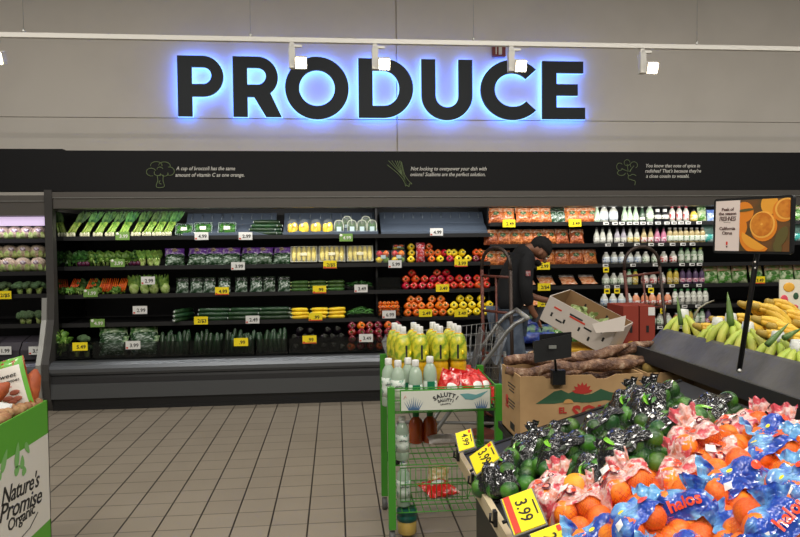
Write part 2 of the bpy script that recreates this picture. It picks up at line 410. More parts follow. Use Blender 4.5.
# ================================================================== REFRIGERATED CASES
SHELFM = mat('case_shelf_black', (13, 13, 14), .45)
LIPM = mat('shelf_lip_dark', (26, 26, 27), .4)
INNER = mat('case_inner_panel', (20, 21, 22), .55)
def make_case(x0, x1, tops, name_label, yf=6.98, bumper=True, inner=INNER, cz=2.06, cb=1.905):
    r = empty('refrigerated_case', ((x0+x1)/2, 7.1, 0)); tag(r, name_label, 'refrigerated case')
    X0 = x0-(x0+x1)/2; X1 = -X0; 
    def pr(poly, name, m, a=X0, b=X1):
        mb = MB(); mb.prism([(y-7.1, z) for y, z in poly], a, b); return mb.build(name, m, r)
    pr([(7.56, .1), (7.62, .1), (7.62, 2.0), (7.56, 2.0)], 'back_panel', inner)
    pr([(6.75, cz), (6.75, cz-.055), (6.762, cz-.06), (6.762, cb), (6.80, cb-.005), (7.62, cb+.03), (7.62, cz)], 'canopy', CANOPY)
    pr([(6.757, cz-.052), (6.75, cz-.052), (6.745, cz-.058), (6.757, cz-.064)], 'canopy_highlight_line', STEEL)  # bright strip put in as the highlight line along the canopy
    if bumper:
        pr([(6.66, .46), (6.62, .455), (6.585, .43), (6.575, .40), (6.58, .365), (6.60, .34), (6.70, .34), (6.72, .46)], 'bumper', BUMP)
        pr([(6.625, .34), (6.615, .305), (6.70, .305), (6.70, .34)], 'bumper_groove', BLK)
        pr([(6.61, .305), (6.61, .255), (6.70, .255), (6.70, .305)], 'upper_kick_panel', DGR)
        pr([(6.60, .255), (6.60, .115), (6.70, .115), (6.70, .255)], 'lower_kick_panel', PANELG)
        pr([(6.64, .115), (6.64, .03), (6.635, .03), (6.635, .0), (7.5, 0), (7.5, .115)], 'base_plinth', BLK)
        pr([(6.70, .46), (6.70, .42), (7.56, .46), (7.56, .5)], 'well_floor', SHELFM)
    for k, zt_ in enumerate(tops):
        y = yf if zt_ > .9 else yf-.09
        mb = MB(); mb.prism([(y-7.1+.012, zt_), (y-7.1+.012, zt_-.028), (.46, zt_-.028), (.46, zt_)], X0, X1); s = mb.build('shelf', SHELFM, r)
        mb = MB(); mb.prism([(y-7.1, zt_+.010), (y-7.1, zt_-.03), (y-7.1+.012, zt_-.03), (y-7.1+.012, zt_+.010)], X0, X1); mb.build('price_rail', LIPM, s)
    return r
XA0 = -2.665; XA1 = .41; XB1 = 1.60; XC1 = 6.4
TA = [1.632, 1.337, 1.058, .785]; TC = [1.742, 1.515, 1.298, 1.072, .858, .64]
ca = make_case(XA0, XA1, TA, 'long black refrigerated case section with greens, squash and corn')
cb_ = make_case(XA1, XB1, TA, 'refrigerated case section with bell peppers, right of the greens')
cc = make_case(XB1, XC1, TC, 'refrigerated case section with bagged carrots and dressing bottles')
cl = make_case(-5.2, -2.74, [1.615, 1.295, 1.075, .79], 'refrigerated case at far left holding cauliflower and broccoli', cz=2.03, cb=1.84)
# case fittings
def sidepanel(x, wdt, parent, xr):
    prof = [(7.62, 0), (6.66, 0), (6.6, .1), (6.56, .3), (6.565, .45), (6.64, .62), (6.72, .85), (6.74, 1.1), (6.74, 2.08), (7.62, 2.08)]
    mb = MB(); mb.prism([(a-7.1, b) for a, b in prof], x-xr, x+wdt-xr); mb.build('end_panel', mat('end_panel_grey', (62, 60, 58), .45), parent)
sidepanel(-2.735, .07, ca, (XA0+XA1)/2)
prof = [(6.585, .06), (6.55, .16), (6.535, .3), (6.54, .45), (6.615, .62), (6.695, .85), (6.715, 1.06), (6.735, 1.06), (6.72, .85), (6.64, .62), (6.565, .45), (6.56, .3), (6.58, .15), (6.6, .1)]
mb = MB(); mb.prism([(a-7.1, b) for a, b in prof], -2.77-(XA0+XA1)/2, -2.725-(XA0+XA1)/2); mb.build('bumper_trim', STEEL, ca)
sidepanel(XA1-.012, .024, cb_, (XA1+XB1)/2) if False else None
for x, par, xr in ((XA1, cb_, (XA1+XB1)/2), (XB1, cc, (XB1+XC1)/2)):
    mb = MB(); mb.box((x-xr+.012, .23, 1.2), (.02, .46, 1.5)); mb.build('divider_panel', BLK, par)
mb = MB(); mb.box((XA0-(XA0+XA1)/2+.003, 7.17-7.1, 1.19), (.004, .70, 1.38)); mb.build('polished_side_liner', mat('polished_dark_steel', (88, 92, 92), .05, 1.0), ca)
# purple white strip light of the left case
sl = MB().box((0, 0, 0), (2.3, .05, .085)); sl = sl.build('case_strip_light', mat('pink_white_tube', (226, 205, 240), .5, emit=.75)); sl.location = (-3.92, 6.87, 1.79)
sl.parent = cl; sl.location = (-3.92+3.97, 6.87-7.1, 1.79)
# cool leds under the canopies
for x0, x1, par in ((XA0, XA1, ca), (XA1, XB1, cb_), (XB1, XC1, cc)):
    l = area('canopy_led', ((x0+x1)/2, 6.86, 1.885), (x1-x0)*.95, .03, 3.2*(x1-x0), (1, .97, .92), (radians(28), 0, 0))
area('left_case_led', (-3.97, 6.9, 1.75), 2.2, .03, 3.2, (.93, .85, 1), (radians(28), 0, 0))
# hook trays behind the top shelf
def hook_tray(px0, px1, lab):
    x0 = XX(px0, 7.2, 1.8); x1 = XX(px1, 7.2, 1.8); r = empty('liner_tray', ((x0+x1)/2, 7.0, 1.636)); tag(r, lab, 'shelf liner')
    wd = x1-x0
    mb = MB(); mb.prism([(0.03, .0), (.03, .03), (.2, .12), (.30, .24), (.31, .24), (.215, .11), (.045, .0)], -wd/2, wd/2); mb.build('sloped_liner', LINER, r)
    n = int(wd/.1)
    for i in range(n):
        x = -wd/2+(i+.5)*wd/n
        MB().tube([(x, .25, .16), (x, .245, .19), (x+.004, .28, .225)], .005, 5).build('hook', mat('hook_grey', (110, 118, 126), .4), r)
hook_tray(186, 276, 'grey liner tray with hooks behind packaged beans on top shelf')
hook_tray(284, 377, 'grey liner tray behind yellow squash bags on top shelf')
hook_tray(380, 484, 'empty blue-grey liner tray with hooks above the bagged peppers')

# ================================================================== PRODUCE BUILDERS (small, on the shelves)
def nz(p, s, a=1): return noise.noise(Vector(p)*s)*a
G1 = mat('leaf_dark_green', (34, 72, 30), .5, c2=(66, 110, 42), ns=35, rand=.3)
G2 = mat('leaf_mid_green', (70, 118, 38), .5, c2=(120, 160, 62), ns=30, rand=.25)
G3 = mat('leaf_pale_green', (150, 180, 84), .5, c2=(196, 212, 140), ns=25, rand=.15)
WROOT = mat('white_root', (214, 214, 178), .6, c2=(180, 190, 130), ns=40, rand=.1)
PURP = mat('purple_red_stem', (96, 18, 50), .45, c2=(60, 14, 50), ns=40)
OR = mat('carrot_orange', (226, 96, 18), .5, c2=(200, 76, 14), ns=60, rand=.15)
YEL = mat('squash_yellow', (248, 216, 34), .4, c2=(232, 188, 24), ns=30, rand=.12)
ZUC = mat('zucchini_green', (48, 88, 34), .35, c2=(84, 124, 54), ns=50, rand=.3)
CUK = mat('dark_cucumber_green', (20, 46, 26), .3, c2=(38, 70, 34), ns=40, rand=.35)
BEAN = mat('green_bean', (66, 124, 44), .45, c2=(40, 92, 32), ns=30)
def blade(mb, base, tip, wd, bend=.03, mi=0, ruf=0, nn=5, seed=0):
    base = Vector(base); tip = Vector(tip); d = tip-base; side = d.cross(Vector((0, 1, .2))).normalized(); nrm = side.cross(d).normalized()
    prof = [.25, .6, .95, 1, .75, .12]
    def fn(u, v):
        k = v*(len(prof)-1); i = min(int(k), len(prof)-2); w_ = prof[i]+(prof[i+1]-prof[i])*(k-i)
        p = base+d*v+side*(u-.5)*wd*w_+nrm*(bend*sin(v*pi)+abs(u-.5)*wd*.3)
        if ruf: p = p+nrm*nz((p.x*1+seed, p.y, p.z), 40, ruf)
        return p
    mb.grid(fn, 3, nn, mi)
def leek():
    r = empty('leek_bunch'); rn = random.Random(3)
    a = MB(); b = MB(); c = MB()
    for i in range(4):
        x = (i-1.5)*.023; y = rn.uniform(-.015, .015)
        a.ell((x, y, .026), (.016, .016, .03), 8, 6, fn=lambda d: 1+.2*noise.noise(d*4))
        b.tube([(x, y, .03), (x*.8+.025, y+.03, .10), (x*.8+.05, y+.06, .16)], [.012, .0105, .013], 7)
        for k in range(3):
            q = (k-1)*.018
            blade(c, (x*.8+.042, y+.05, .14), (x*.9+.10+q+rn.uniform(-.012, .012), y+.11+.02*k, .29+rn.uniform(-.03, .02)), .026, .01, seed=i)
    a.build('roots', mat('leek_root_white', (226, 222, 196), .6, c2=(200, 200, 160), ns=60), r); b.build('stems', mat('leek_stem', (160, 186, 84), .5, c2=(96, 140, 50), ns=22, rand=.2), r); c.build('leaves', mat('leek_leaf', (46, 92, 46), .5, c2=(96, 140, 70), ns=18, rand=.4), r)
    return r
def bunch(kind):
    def f():
        lm, sm = {'dark': (G1, G2), 'beet': (G1, PURP), 'mid': (G2, G3)}[kind]
        r = empty('leafy_bunch'); rn = random.Random(len(kind)); a = MB(); b = MB()
        for i in range(9):
            x = rn.uniform(-.05, .05); y = rn.uniform(-.02, .06)
            a.tube([(x*.4, y*.5, .01), (x*.8, y, .07)], [.006, .005], 5)
            blade(b, (x*.7, y, .05), (x*1.5, y+rn.uniform(-.05, .04), rn.uniform(.12, .17)), .06, .015, ruf=.02, seed=i*3)
            blade(b, (x*.9, y-.02, .04), (x*1.6, y-.05, rn.uniform(.07, .1)), .05, .012, ruf=.02, seed=i*5)
        if kind == 'beet':
            for i in range(3): a.ell(((i-1)*.035, -.02, .03), .026, 10, 7)
        a.build('stems', sm, r); b.build('leaves', lm, r); return r
    return f
def bok():
    r = empty('bok_choy'); a = MB(); b = MB()
    for i in range(6):
        an = i*pi/3; blade(a, (.012*cos(an), .012*sin(an), 0), (.025*cos(an), .025*sin(an), .08), .035, .01)
        blade(b, (.02*cos(an), .02*sin(an), .06), (.045*cos(an), .04*sin(an), .16), .06, .01, ruf=.015, seed=i)
    a.build('stalks', G3, r, .003); b.build('leaves', G2, r); return r
def romaine():
    r = empty('romaine_head'); a = MB()
    a.ell((0, 0, .055), (.048, .045, .06), 14, 10, fn=lambda d: 1+.1*noise.noise(d*5)+.04*cos(8*atan2(d.y, d.x)))
    a.build('heart', G3, r); b = MB(); rn = random.Random(4)
    for i in range(16):
        an = i*2*pi/9+rn.uniform(-.2, .2); q = rn.uniform(.5, 1)
        blade(b, (.03*cos(an), .03*sin(an), .04), (.06*cos(an)*q, .05*sin(an)*q, .18+rn.uniform(-.03, .02)), .055, .012, ruf=.02, seed=i*7)
    b.build('leaves', G2, r); return r
def carrots():
    r = empty('carrot_bunch'); rn = random.Random(8)
    for i in range(5):
        x = (i-2)*.018
        MB().tube([(x*1.2, -.02, .03), (x+.012, .01, .09), (x+.025, .04, .16)], [.010, .009, .002], 7).build('carrot', OR, r)
    b = MB()
    for i in range(16):
        x = rn.uniform(-.05, .05)
        blade(b, (x*.5, -.01, .035), (x*1.2, rn.uniform(-.05, -.02), rn.uniform(.005, .055)), .018, .01, ruf=.01, seed=i)
    b.build('leafy_tops', G2, r); return r
def pack_tray(mb, w_, d, h, M=None):
    mb.box((0, 0, .004), (w_, d, .008), 0, M)
    for sx in (-1, 1): mb.box((sx*(w_/2-.003), 0, h/2), (.006, d, h), 0, M)
    for sy in (-1, 1): mb.box((0, sy*(d/2-.003), h/2), (w_, .006, h), 0, M)
TILT = Matrix.Rotation(radians(62), 4, 'X')
def beanpack():
    r = empty('green_bean_pack'); M = Matrix.Translation((0, 0, .012)) @ TILT @ Matrix.Translation((0, .055, 0)); a = MB(); pack_tray(a, .17, .12, .03, M); a.build('tray', mat('clear_tray', (150, 170, 160), .2, alpha=.5), r)
    rn = random.Random(2); b = MB()
    for i in range(28):
        x = -.07+.14*i/27
        b.tube([(x, -.048, .015+rn.uniform(0, .012)), (x+rn.uniform(-.01, .01), 0, .026), (x+rn.uniform(-.012, .012), .048, .015+rn.uniform(0, .01))], .0042, 5, M=M)
    b.build('beans', BEAN, r); MB().box((0, 0, .034), (.06, .035, .002), M=M).build('paper_label', CREAM, r); return r
def pillow(mb, w_, h, d, M=None, mi=0, nu=10, nv=10, cr=.004, seed=0, top=.0):
    def sh(u, v):
        e = (max(0, 1-abs(2*u-1)**3)**.6)*(max(0, 1-abs(2*v-1)**3)**.6)
        return e
    for sgn in (-1, 1):
        def fn(u, v):
            e = sh(u, v); x = (u-.5)*w_*(1-.06*sin(v*pi)); z = v*h
            return (x, sgn*d/2*e + cr*noise.noise(Vector((u*6+seed, v*6, sgn))), z)
        if sgn > 0: mb.grid(lambda u, v: fn(1-u, v), nu, nv, mi, M)
        else: mb.grid(fn, nu, nv, mi, M)
def bagproto(name, body, header, label, w_=.17, h=.2, d=.06, hz=.72, lean=15, lab=(.07, .05, .55)):
    def f():
        r = empty(name); M = Matrix.Rotation(radians(-lean), 4, 'X')
        a = MB(); pillow(a, w_, h*hz, d, M); a.build('bag', body, r)
        b = MB(); pillow(b, w_*1.02, h*(1-hz)+.03, d*.55, M @ Matrix.Translation((0, -.002, h*hz-.028)), seed=4, cr=.008); b.build('printed_header', header, r)
        if label: MB().ell((0, -d*.5-.002, h*lab[2]), (lab[0]/2, .004, lab[1]/2), 14, 6, M=M).build('round_label', label, r)
        return r
    return f
GRBAG = mat('greens_in_clear_bag', (30, 66, 32), .2, c2=(180, 196, 182), ns=30, lo=.5, hi=.7, c3=(90, 140, 80), coat=.4, bump=.6, bs=40, rand=.2, stretch=(1, 1, 2.5))  # pale streaks paint the film's white glints into the greens colour
PURPH = mat('purple_bag_print', (112, 62, 160), .25, c2=(190, 170, 200), ns=30, lo=.5, hi=.68, coat=.4, bump=.4, bs=40)
SPK = mat('speckled_salad_pack', (40, 72, 44), .22, c2=(178, 194, 182), ns=38, lo=.46, hi=.62, coat=.4, bump=.5, rand=.3)
SPKD = mat('dark_pack_top', (24, 34, 26), .25, coat=.4, c2=(60, 74, 56), ns=30)
CRB = mat('baby_carrots_in_bag', (224, 132, 74), .25, c2=(160, 74, 34), ns=60, nt='voro', lo=.3, hi=.8, coat=.4, bump=.6, bs=60, rand=.12)
CRH = mat('orange_bag_header', (196, 116, 70), .25, c2=(225, 200, 170), ns=30, coat=.4, bump=.4)
CRL = mat('green_round_label', (52, 96, 50), .4, c2=(190, 190, 150), ns=60, lo=.55, hi=.6)
SAL = mat('salad_mix_in_bag', (70, 130, 44), .25, c2=(206, 216, 176), ns=20, lo=.42, hi=.62, c3=(120, 170, 80), coat=.4, bump=.6, rand=.15)
SALH = mat('salad_bag_header', (170, 130, 104), .25, c2=(110, 150, 80), ns=20, coat=.4)
TEAL = mat('teal_bag', (24, 150, 140), .25, c2=(190, 215, 210), ns=18, coat=.4, bump=.4)
BLUEB = mat('blue_pack', (30, 44, 130), .3, c2=(60, 90, 170), ns=20, coat=.4)
purplebag = bagproto('greens_bag', GRBAG, PURPH, mat('cream_round_label', (215, 195, 150), .5, c2=(90, 60, 60), ns=60), .19, .19, .08, .7, 24, (.05, .035, .82))
speckbag = bagproto('vegetable_pack', SPK, SPKD, None, .125, .16, .05, .8, 14)
carrotbag = bagproto('baby_carrot_bag', CRB, CRH, CRL, .155, .165, .07, .82, 14, (.06, .04, .6))
saladbag = bagproto('salad_bag', SAL, SALH, mat('green_label', (70, 120, 50), .5), .17, .2, .08, .72, 12, (.06, .04, .5))
tealbag = bagproto('teal_salad_bag', TEAL, mat('teal_header', (150, 200, 190), .3), None, .14, .2, .08, .5, 10)
bluebag = bagproto('blue_vegetable_bag', BLUEB, mat('blue_green_header', (120, 160, 110), .3, c2=(30, 44, 130), ns=20), None, .2, .17, .09, .6, 20)
greenbag = bagproto('leafy_green_bag', GRBAG, mat('green_bag_top', (60, 110, 50), .3, c2=(160, 180, 140), ns=30, coat=.4), None, .26, .2, .12, .7, 25)
def corncob(M, r):
    mb = MB(); 
    def fn(d): return 1+.05*sin(atan2(d.y, d.x)*9)*sin(d.z*18)
    mb.ell((0, 0, 0), (.0245, .0235, .085), 14, 14, fn=fn, M=M)
    return mb.build('corn_cob', mat('corn_pale_yellow', (240, 226, 140), .35, c2=(226, 204, 96), ns=90), r)
def cornpack():
    r = empty('corn_pack'); M = Matrix.Translation((0, -.01, .012)) @ Matrix.Rotation(radians(68), 4, 'X') @ Matrix.Translation((0, .085, 0))
    a = MB(); pack_tray(a, .27, .17, .035, M); a.build('tray', mat('white_foam_tray', (206, 206, 190), .6), r)
    for i in range(5): corncob(M @ Matrix.Translation((-.1+.05*i, 0, .03)) @ Matrix.Rotation(pi/2, 4, 'X'), r)
    b = MB(); b.grid(lambda u, v: ((u-.5)*.265, (v-.5)*.165, .052+.004*noise.noise(Vector((u*7, v*7, 0)))-.02*(abs(2*u-1)**8)), 10, 8, M=M); b.build('cling_film', CLEAR, r)
    MB().box((0, -.01, .058), (.07, .032, .001), M=M).build('paper_label', mat('pale_label', (222, 216, 180), .6), r)
    return r
def squashbag():
    r = empty('yellow_squash_bag')
    for x, z, a in ((-.025, .06, 8), (.02, .07, -6), (.0, .035, 20)):
        M = Matrix.Translation((x, .0, z)) @ Matrix.Rotation(radians(a), 4, 'Y')
        mb = MB(); mb.ell((0, 0, 0), (.032, .032, .06), 12, 10, fn=lambda d: 1-.35*max(0, d.z)**2, M=M); mb.build('yellow_squash', YEL, r)
    b = MB(); b.ell((0, 0, .068), (.066, .045, .07), 14, 10, fn=lambda d: 1+.1*noise.noise(d*5)); b.build('clear_bag', CLEAR, r)
    MB().ell((.0, -.048, .085), (.014, .003, .014), 10, 5).build('sticker', mat('pale_sticker', (215, 222, 225), .4), r); return r
def herbpack():
    r = empty('herb_pack'); prof = [(-.04, 0), (.04, 0), (.042, .1)]+arc(0, .11, .038, .03, 0, 180, 10)+[(-.042, .1)]
    M = Matrix.Rotation(radians(-10), 4, 'X')
    a = MB(); a.prism([(x*1.12, z*1.06) for x, z in prof], .012, .018, 'y'); 
    a.prism(prof, -.012, .012, 'y'); o = a.build('clamshell', mat('clear_shell', (200, 210, 195), .15, alpha=.12, coat=.3), r)
    e = MB(); e.tube([(x*1.08, -.012, z*1.03) for x, z in prof]+[(prof[0][0]*1.08, -.012, prof[0][1])], .0035, 5); e.build('pale_rim', mat('pale_shell_rim', (190, 196, 176), .3), r)
    b = MB(); rn = random.Random(5)
    for i in range(26): blade(b, (rn.uniform(-.026, .026), 0, .01), (rn.uniform(-.034, .034), rn.uniform(-.006, .006), rn.uniform(.05, .13)), .028, .003)
    b.build('herb_leaves', G1, r)
    MB().box((0, -.0135, .055), (.044, .002, .05)).build('paper_label', mat('pale_blue_label', (190, 210, 212), .5), r); return r
def cuke_wrap():
    r = empty('wrapped_cucumber'); mb = MB()
    mb.tube([(-.15, 0, .022), (-.14, 0, .022), (0, 0, .022), (.14, 0, .022), (.15, 0, .022)], [.01, .021, .022, .021, .01], 10); mb.build('cucumber', CUK, r)
    e = MB(); e.tube([(-.157, 0, .022), (-.149, 0, .022)], [.012, .011], 8); e.build('wrap_end', mat('wrap_white', (180, 186, 182), .35), r)
    e = MB(); e.tube([(.149, 0, .022), (.157, 0, .022)], [.011, .012], 8); e.build('wrap_end', mat('wrap_white', (180, 186, 182), .35), r)
    return r
def zuke(m, nm, s=1, ln=.1):
    def f():
        r = empty(nm); mb = MB(); mb.tube([(-ln*s, 0, .02), (-ln*.93*s, 0, .02), (-ln*.4*s, .004, .02), (ln*.3*s, .004, .02), (ln*.85*s, 0, .02), (ln*s, 0, .02)], [.006, .014, .018, .02, .017, .006], 9); mb.build('body', m, r)
        MB().tube([(-ln*1.14*s, 0, .021), (-ln*.99*s, 0, .02)], [.006, .007], 6).build('stem', G3, r); return r
    return f
def standcuke():
    mb = MB(); mb.tube([(0, 0, 0), (0, .004, .01), (.002, .01, .07), (.004, .03, .15), (.004, .038, .178), (.004, .04, .185)], [.008, .02, .024, .022, .014, .004], 10)
    return mb.build('cucumber', CUK)
def pepper(m, key):
    def f():
        r = empty('bell_pepper'); mb = MB()
        def fn(d):
            a = atan2(d.y, d.x); k = 1+.07*cos(4*a)*sqrt(max(0, 1-d.z*d.z))
            if d.z > .75: k *= 1-.55*((d.z-.75)/.25)
            return k
        M = Matrix.Translation((0, 0, .038)) @ Matrix.Rotation(radians(72), 4, 'X')
        mb.ell((0, 0, 0), (.042, .042, .044), 16, 12, fn=fn, M=M); mb.build('flesh', m, r)
        s = MB(); s.tube([(0, 0, .018), (0, 0, .034), (.006, 0, .046)], [.017, .007, .006], 7, M=M); s.build('stem', mat('pepper_stem_green', (90, 110, 40), .5), r)
        return r
    return f
PR = mat('pepper_red', (226, 40, 16), .22, c2=(176, 18, 12), ns=12, coat=.5, rand=.25)
PO = mat('pepper_orange', (236, 120, 16), .22, c2=(214, 88, 10), ns=12, coat=.5, rand=.15)
PY = mat('pepper_yellow', (248, 218, 34), .22, c2=(230, 192, 18), ns=12, coat=.5, rand=.12)
PD = mat('pepper_deep_red', (140, 16, 32), .22, c2=(100, 8, 24), ns=12, coat=.5, rand=.25)
def eggplant():
    r = empty('eggplant'); M = Matrix.Translation((0, 0, .045)) @ Matrix.Rotation(radians(65), 4, 'X')
    a = MB(); a.ell((0, 0, 0), (.045, .045, .08), 14, 12, fn=lambda d: 1-.25*max(0, d.z), M=M); a.build('body', mat('eggplant_black_purple', (20, 12, 22), .12, coat=.8), r)
    b = MB(); b.ell((0, 0, .05), (.028, .028, .014), 8, 6, M=M, fn=lambda d: 1+.25*cos(5*atan2(d.y, d.x))); b.tube([(0, 0, .055), (.004, 0, .085)], [.008, .006], 6, M=M); b.build('calyx', mat('eggplant_calyx', (38, 40, 30), .5), r); return r
def cauli():
    r = empty('cauliflower'); a = MB()
    a.ell((0, 0, .075), (.075, .07, .065), 26, 18, fn=lambda d: 1+.09*noise.noise(d*7)+.05*noise.noise(d*16)); a.build('curd', mat('curd_cream', (222, 202, 176), .6, c2=(180, 154, 128), ns=30, bump=.4, bs=120), r)  # darker mottle paints shading into the curd colour
    b = MB()
    for i in range(7):
        an = i*2*pi/7; blade(b, (.03*cos(an), .03*sin(an), .005), (.085*cos(an), .08*sin(an), .075), .07, -.01, ruf=.01, seed=i)
    b.build('leaves', G3, r); c = MB(); c.ell((0, 0, .075), (.08, .076, .072), 16, 10, fn=lambda d: 1+.05*noise.noise(d*4)); c.build('wrap_film', CLEAR, r)
    MB().ell((.02, -.074, .095), (.028, .005, .018), 10, 6).build('wrap_label', mat('wrap_label_print', (150, 120, 150), .4, c2=(230, 225, 225), ns=50), r); return r
def broc():
    r = empty('broccoli_crown'); a = MB(); rn = random.Random(11)
    for i in range(18):
        an = rn.uniform(0, 2*pi); q = sqrt(rn.random())*.06
        a.ell((q*cos(an), q*sin(an), .075+.03*(1-(q/.06)**2)), .026, 9, 7, fn=lambda d: 1+.25*noise.noise(d*9+Vector((i, 0, 0))))
    a.build('florets', mat('broccoli_floret', (70, 98, 62), .8, c2=(98, 124, 80), ns=150, lo=.45, hi=.6, bump=1, bs=260, rand=.2), r)
    b = MB(); b.tube([(0, 0, 0), (0, 0, .06)], [.022, .03], 8); b.tube([(0, 0, .03), (.035, 0, .07)], .012, 6); b.tube([(0, 0, .03), (-.03, -.015, .07)], .012, 6); b.build('stalk', G3, r); return r

# ---- price cards
CARDY = mat('yellow_card', (246, 222, 20), .5); CARDW = mat('white_card', (222, 222, 218), .5); CARDG = mat('green_card', (112, 152, 70), .5)
REDP = mat('red_print', (204, 60, 40), .5)
def card(kind, txt, w_=.135, h=.078):
    def f():
        r = empty('price_card'); MB().box((0, 0, 0), (w_, .003, h)).build('card', {'y': CARDY, 'w': CARDW, 'g': CARDG, 'r': CARDY}[kind], r)
        if kind in 'wr':
            MB().box((-w_*.40, -.002, -h*.33), (w_*.14, .001, h*.2)).build('red_corner', REDP, r)
        if kind == 'r': MB().box((0.0, -.0018, -h*.42), (w_*.98, .001, h*.14)).build('red_band', REDP, r)
        if kind == 'g': MB().ell((-w_*.36, -.002, h*.28), (.014, .002, .014), 10, 5).build('organic_dot', WHITEP, r)
        text_obj('price_text', txt, h*.62, CHALK if kind == 'g' else INK, (w_*.08, -.002, -h*.06), (pi/2, 0, 0), r, bold=.02)
        MB().box((0, .012, -h*.1), (.02, .02, .012)).build('card_clip', BLK, r)
        return r
    return f
CN = {'y': 'yellow', 'w': 'white', 'g': 'green', 'r': 'yellow and red'}
def cards(lst, Y, where, grp, w_=.135, h=.078, rz=0):
    n = len(lst); ks = [k for k, t, x, y in lst]
    for i, (k, t, px, py) in enumerate(lst):
        z = ZZ(py, XX(px, Y, 1.4), Y); x = XX(px, Y, z)
        inst(('card', k, t, w_), card(k, t, w_, h), (x, Y, z), (0, 0, random.uniform(-.06, .06)),
             label='%s price card reading %s, %s%s' % (CN[k], t, od(i, n), where), cat='price card', group=grp)
cards([('g', '3.99', 122.5, 236), ('w', '4.99', 201.5, 236), ('w', '2.99', 245.5, 236), ('g', '4.99', 346, 237.5)], 6.955, 'along top greens shelf', 'price cards, greens section')
cards([('g', '3.99', 117.5, 263), ('w', '3.99', 238, 266), ('r', '2/$5', 330, 264.5)], 6.955, 'along second greens shelf', 'price cards, greens section')
cards([('g', '1.99', 90.5, 293), ('w', '2.99', 148, 280.5), ('r', '4.99', 222, 291), ('r', '.99', 319.5, 289.5), ('w', '3.49', 361, 288.5)], 6.955, 'along third greens shelf', 'price cards, greens section')
cards([('g', '4.99', 97.5, 323), ('w', '2.99', 140, 310), ('y', '2/$3', 201, 320.5), ('w', '2.49', 252.5, 319.5), ('r', '.99', 315.5, 317)], 6.865, 'along fourth greens shelf', 'price cards, greens section')
cards([('y', '5.49', 80, 346.5), ('w', '3.99', 133, 345), ('y', '.99', 241, 342), ('r', '.99', 309.5, 339.5), ('w', '3.49', 366, 338)], 6.66, 'along the bottom bins', 'price cards, greens section')
cards([('w', '4.99', 436.5, 232)], 6.955, 'below the empty hook tray', None)
cards([('w', '5.99', 395, 264), ('r', '3.99', 461, 263)], 6.955, 'under the bagged peppers', 'price cards, pepper section')
cards([('y', '3.49', 442.5, 288)], 6.955, 'under the red bell peppers', None)
cards([('w', '6.99', 389, 314.5), ('y', '2.49', 425.5, 313), ('y', '3.49', 461, 313)], 6.865, 'under the orange and yellow peppers', 'price cards, pepper section')
cards([('y', '2.49', 509, 223.5), ('y', '3.49', 575, 223)], 6.955, 'along top shelf of bagged carrots', 'yellow price cards under bagged carrots')
cards([('y', '2.99', 543.5, 266)], 6.955, 'under the third shelf carrot bags', None)
cards([('y', '2/$4', 544, 287)], 6.955, 'under the flat carrot packs', None)
cards([('y', '2/$6', 544, 303)], 6.865, 'above the blue vegetable bags', None)
cards([('w', '3.99', 36, 350.5), ('w', '1.99', 4, 350.5)], 6.72, 'on the dark boxes of left case', 'price cards, left case')
cards([('y', '2/$5', 4, 295)], 6.94, 'below the broccoli of left case', None)
cards([('r', '3.49', 759, 280)], 6.955, 'under the salad bags', None)

# ---- greens section
TOP = 'on the top shelf'; S2 = 'on the second shelf'; S3 = 'on the third shelf'; S4 = 'on the fourth shelf'
row('leek', leek, [71, 85, 98, 110, 123, 136, 147, 157, 167], 7.08, 1.635, 'bunch of leeks with white roots', TOP, 'leeks', 'leek bunches on the top shelf', jr=.25, sc=(.98, 1, .92))
row('beanpack', beanpack, [184], 7.06, 1.635, 'clear tray of green beans on the top shelf beside the leeks', '', 'packaged beans', None)
def asp():
    r = beanpack(); r.name = 'asparagus_pack'; return r
row('asppack', asp, [203, 227], 7.06, 1.635, 'clear pack of trimmed green vegetables', TOP, 'packaged vegetables', 'green packs by white price cards', sc=(1.05, 1, 1.1))
for i, (dx, dz, dy) in enumerate([(0, 0, 0), (.06, 0, .05), (-.02, .04, .02), (.04, .04, .06), (.0, .08, .04), (.05, .08, .08), (-.03, .0, .1), (.02, .12, .07)]):
    inst('celwrap', cuke_wrap, (XX(264, 7.05, 1.65)+dx, 7.05+dy, 1.636+dz*.98), (0, 0, radians(-4+i*2)), (.85, 1, 1), 'film-wrapped green cucumber in the heap on the top shelf', 'cucumber', 'heaped wrapped cucumbers on the top shelf')
row('sqbag', squashbag, [293, 304, 316, 328], 7.07, 1.636, 'clear bag of yellow squash', TOP, 'bag of squash', 'yellow squash bags', jr=.5, sc=(1, 1, 1.22))
row('herb', herbpack, [339, 352, 362, 372], 7.06, 1.636, 'clear pack of dark green herbs, front row', TOP, 'herb pack', 'herb packs front row', sc=1.06)
row('herb', herbpack, [347, 366], 7.12, 1.636, 'clear pack of dark green herbs standing behind the front row', TOP, 'herb pack', 'herb packs back row', sc=(1.1, 1, 1.35))
row('dark', bunch('dark'), [70, 78, 92, 99], 7.08, 1.34, 'bunch of dark leafy greens', S2, 'leafy greens', 'dark green bunches second shelf', jr=.5)
row('beet', bunch('beet'), [84, 135], 7.06, 1.34, 'bunch of beets with purple stems', S2, 'beet bunch', 'beet bunches', jr=.4)
row('mid', bunch('mid'), [97, 106, 114, 123, 130], 7.06, 1.34, 'bunch of bright leafy greens', S2, 'leafy greens', 'bright green bunches second shelf', jr=.5)
row('bok', bok, [142, 151, 157], 7.06, 1.34, 'pale-stalked bok choy', S2, 'bok choy', 'bok choy', jr=.5)
row('pbag', purplebag, [175, 196, 213, 231, 248, 263, 281], 7.06, 1.34, 'clear bag of greens with purple header', S2, 'bagged greens', 'purple topped bags of greens', jr=.35)
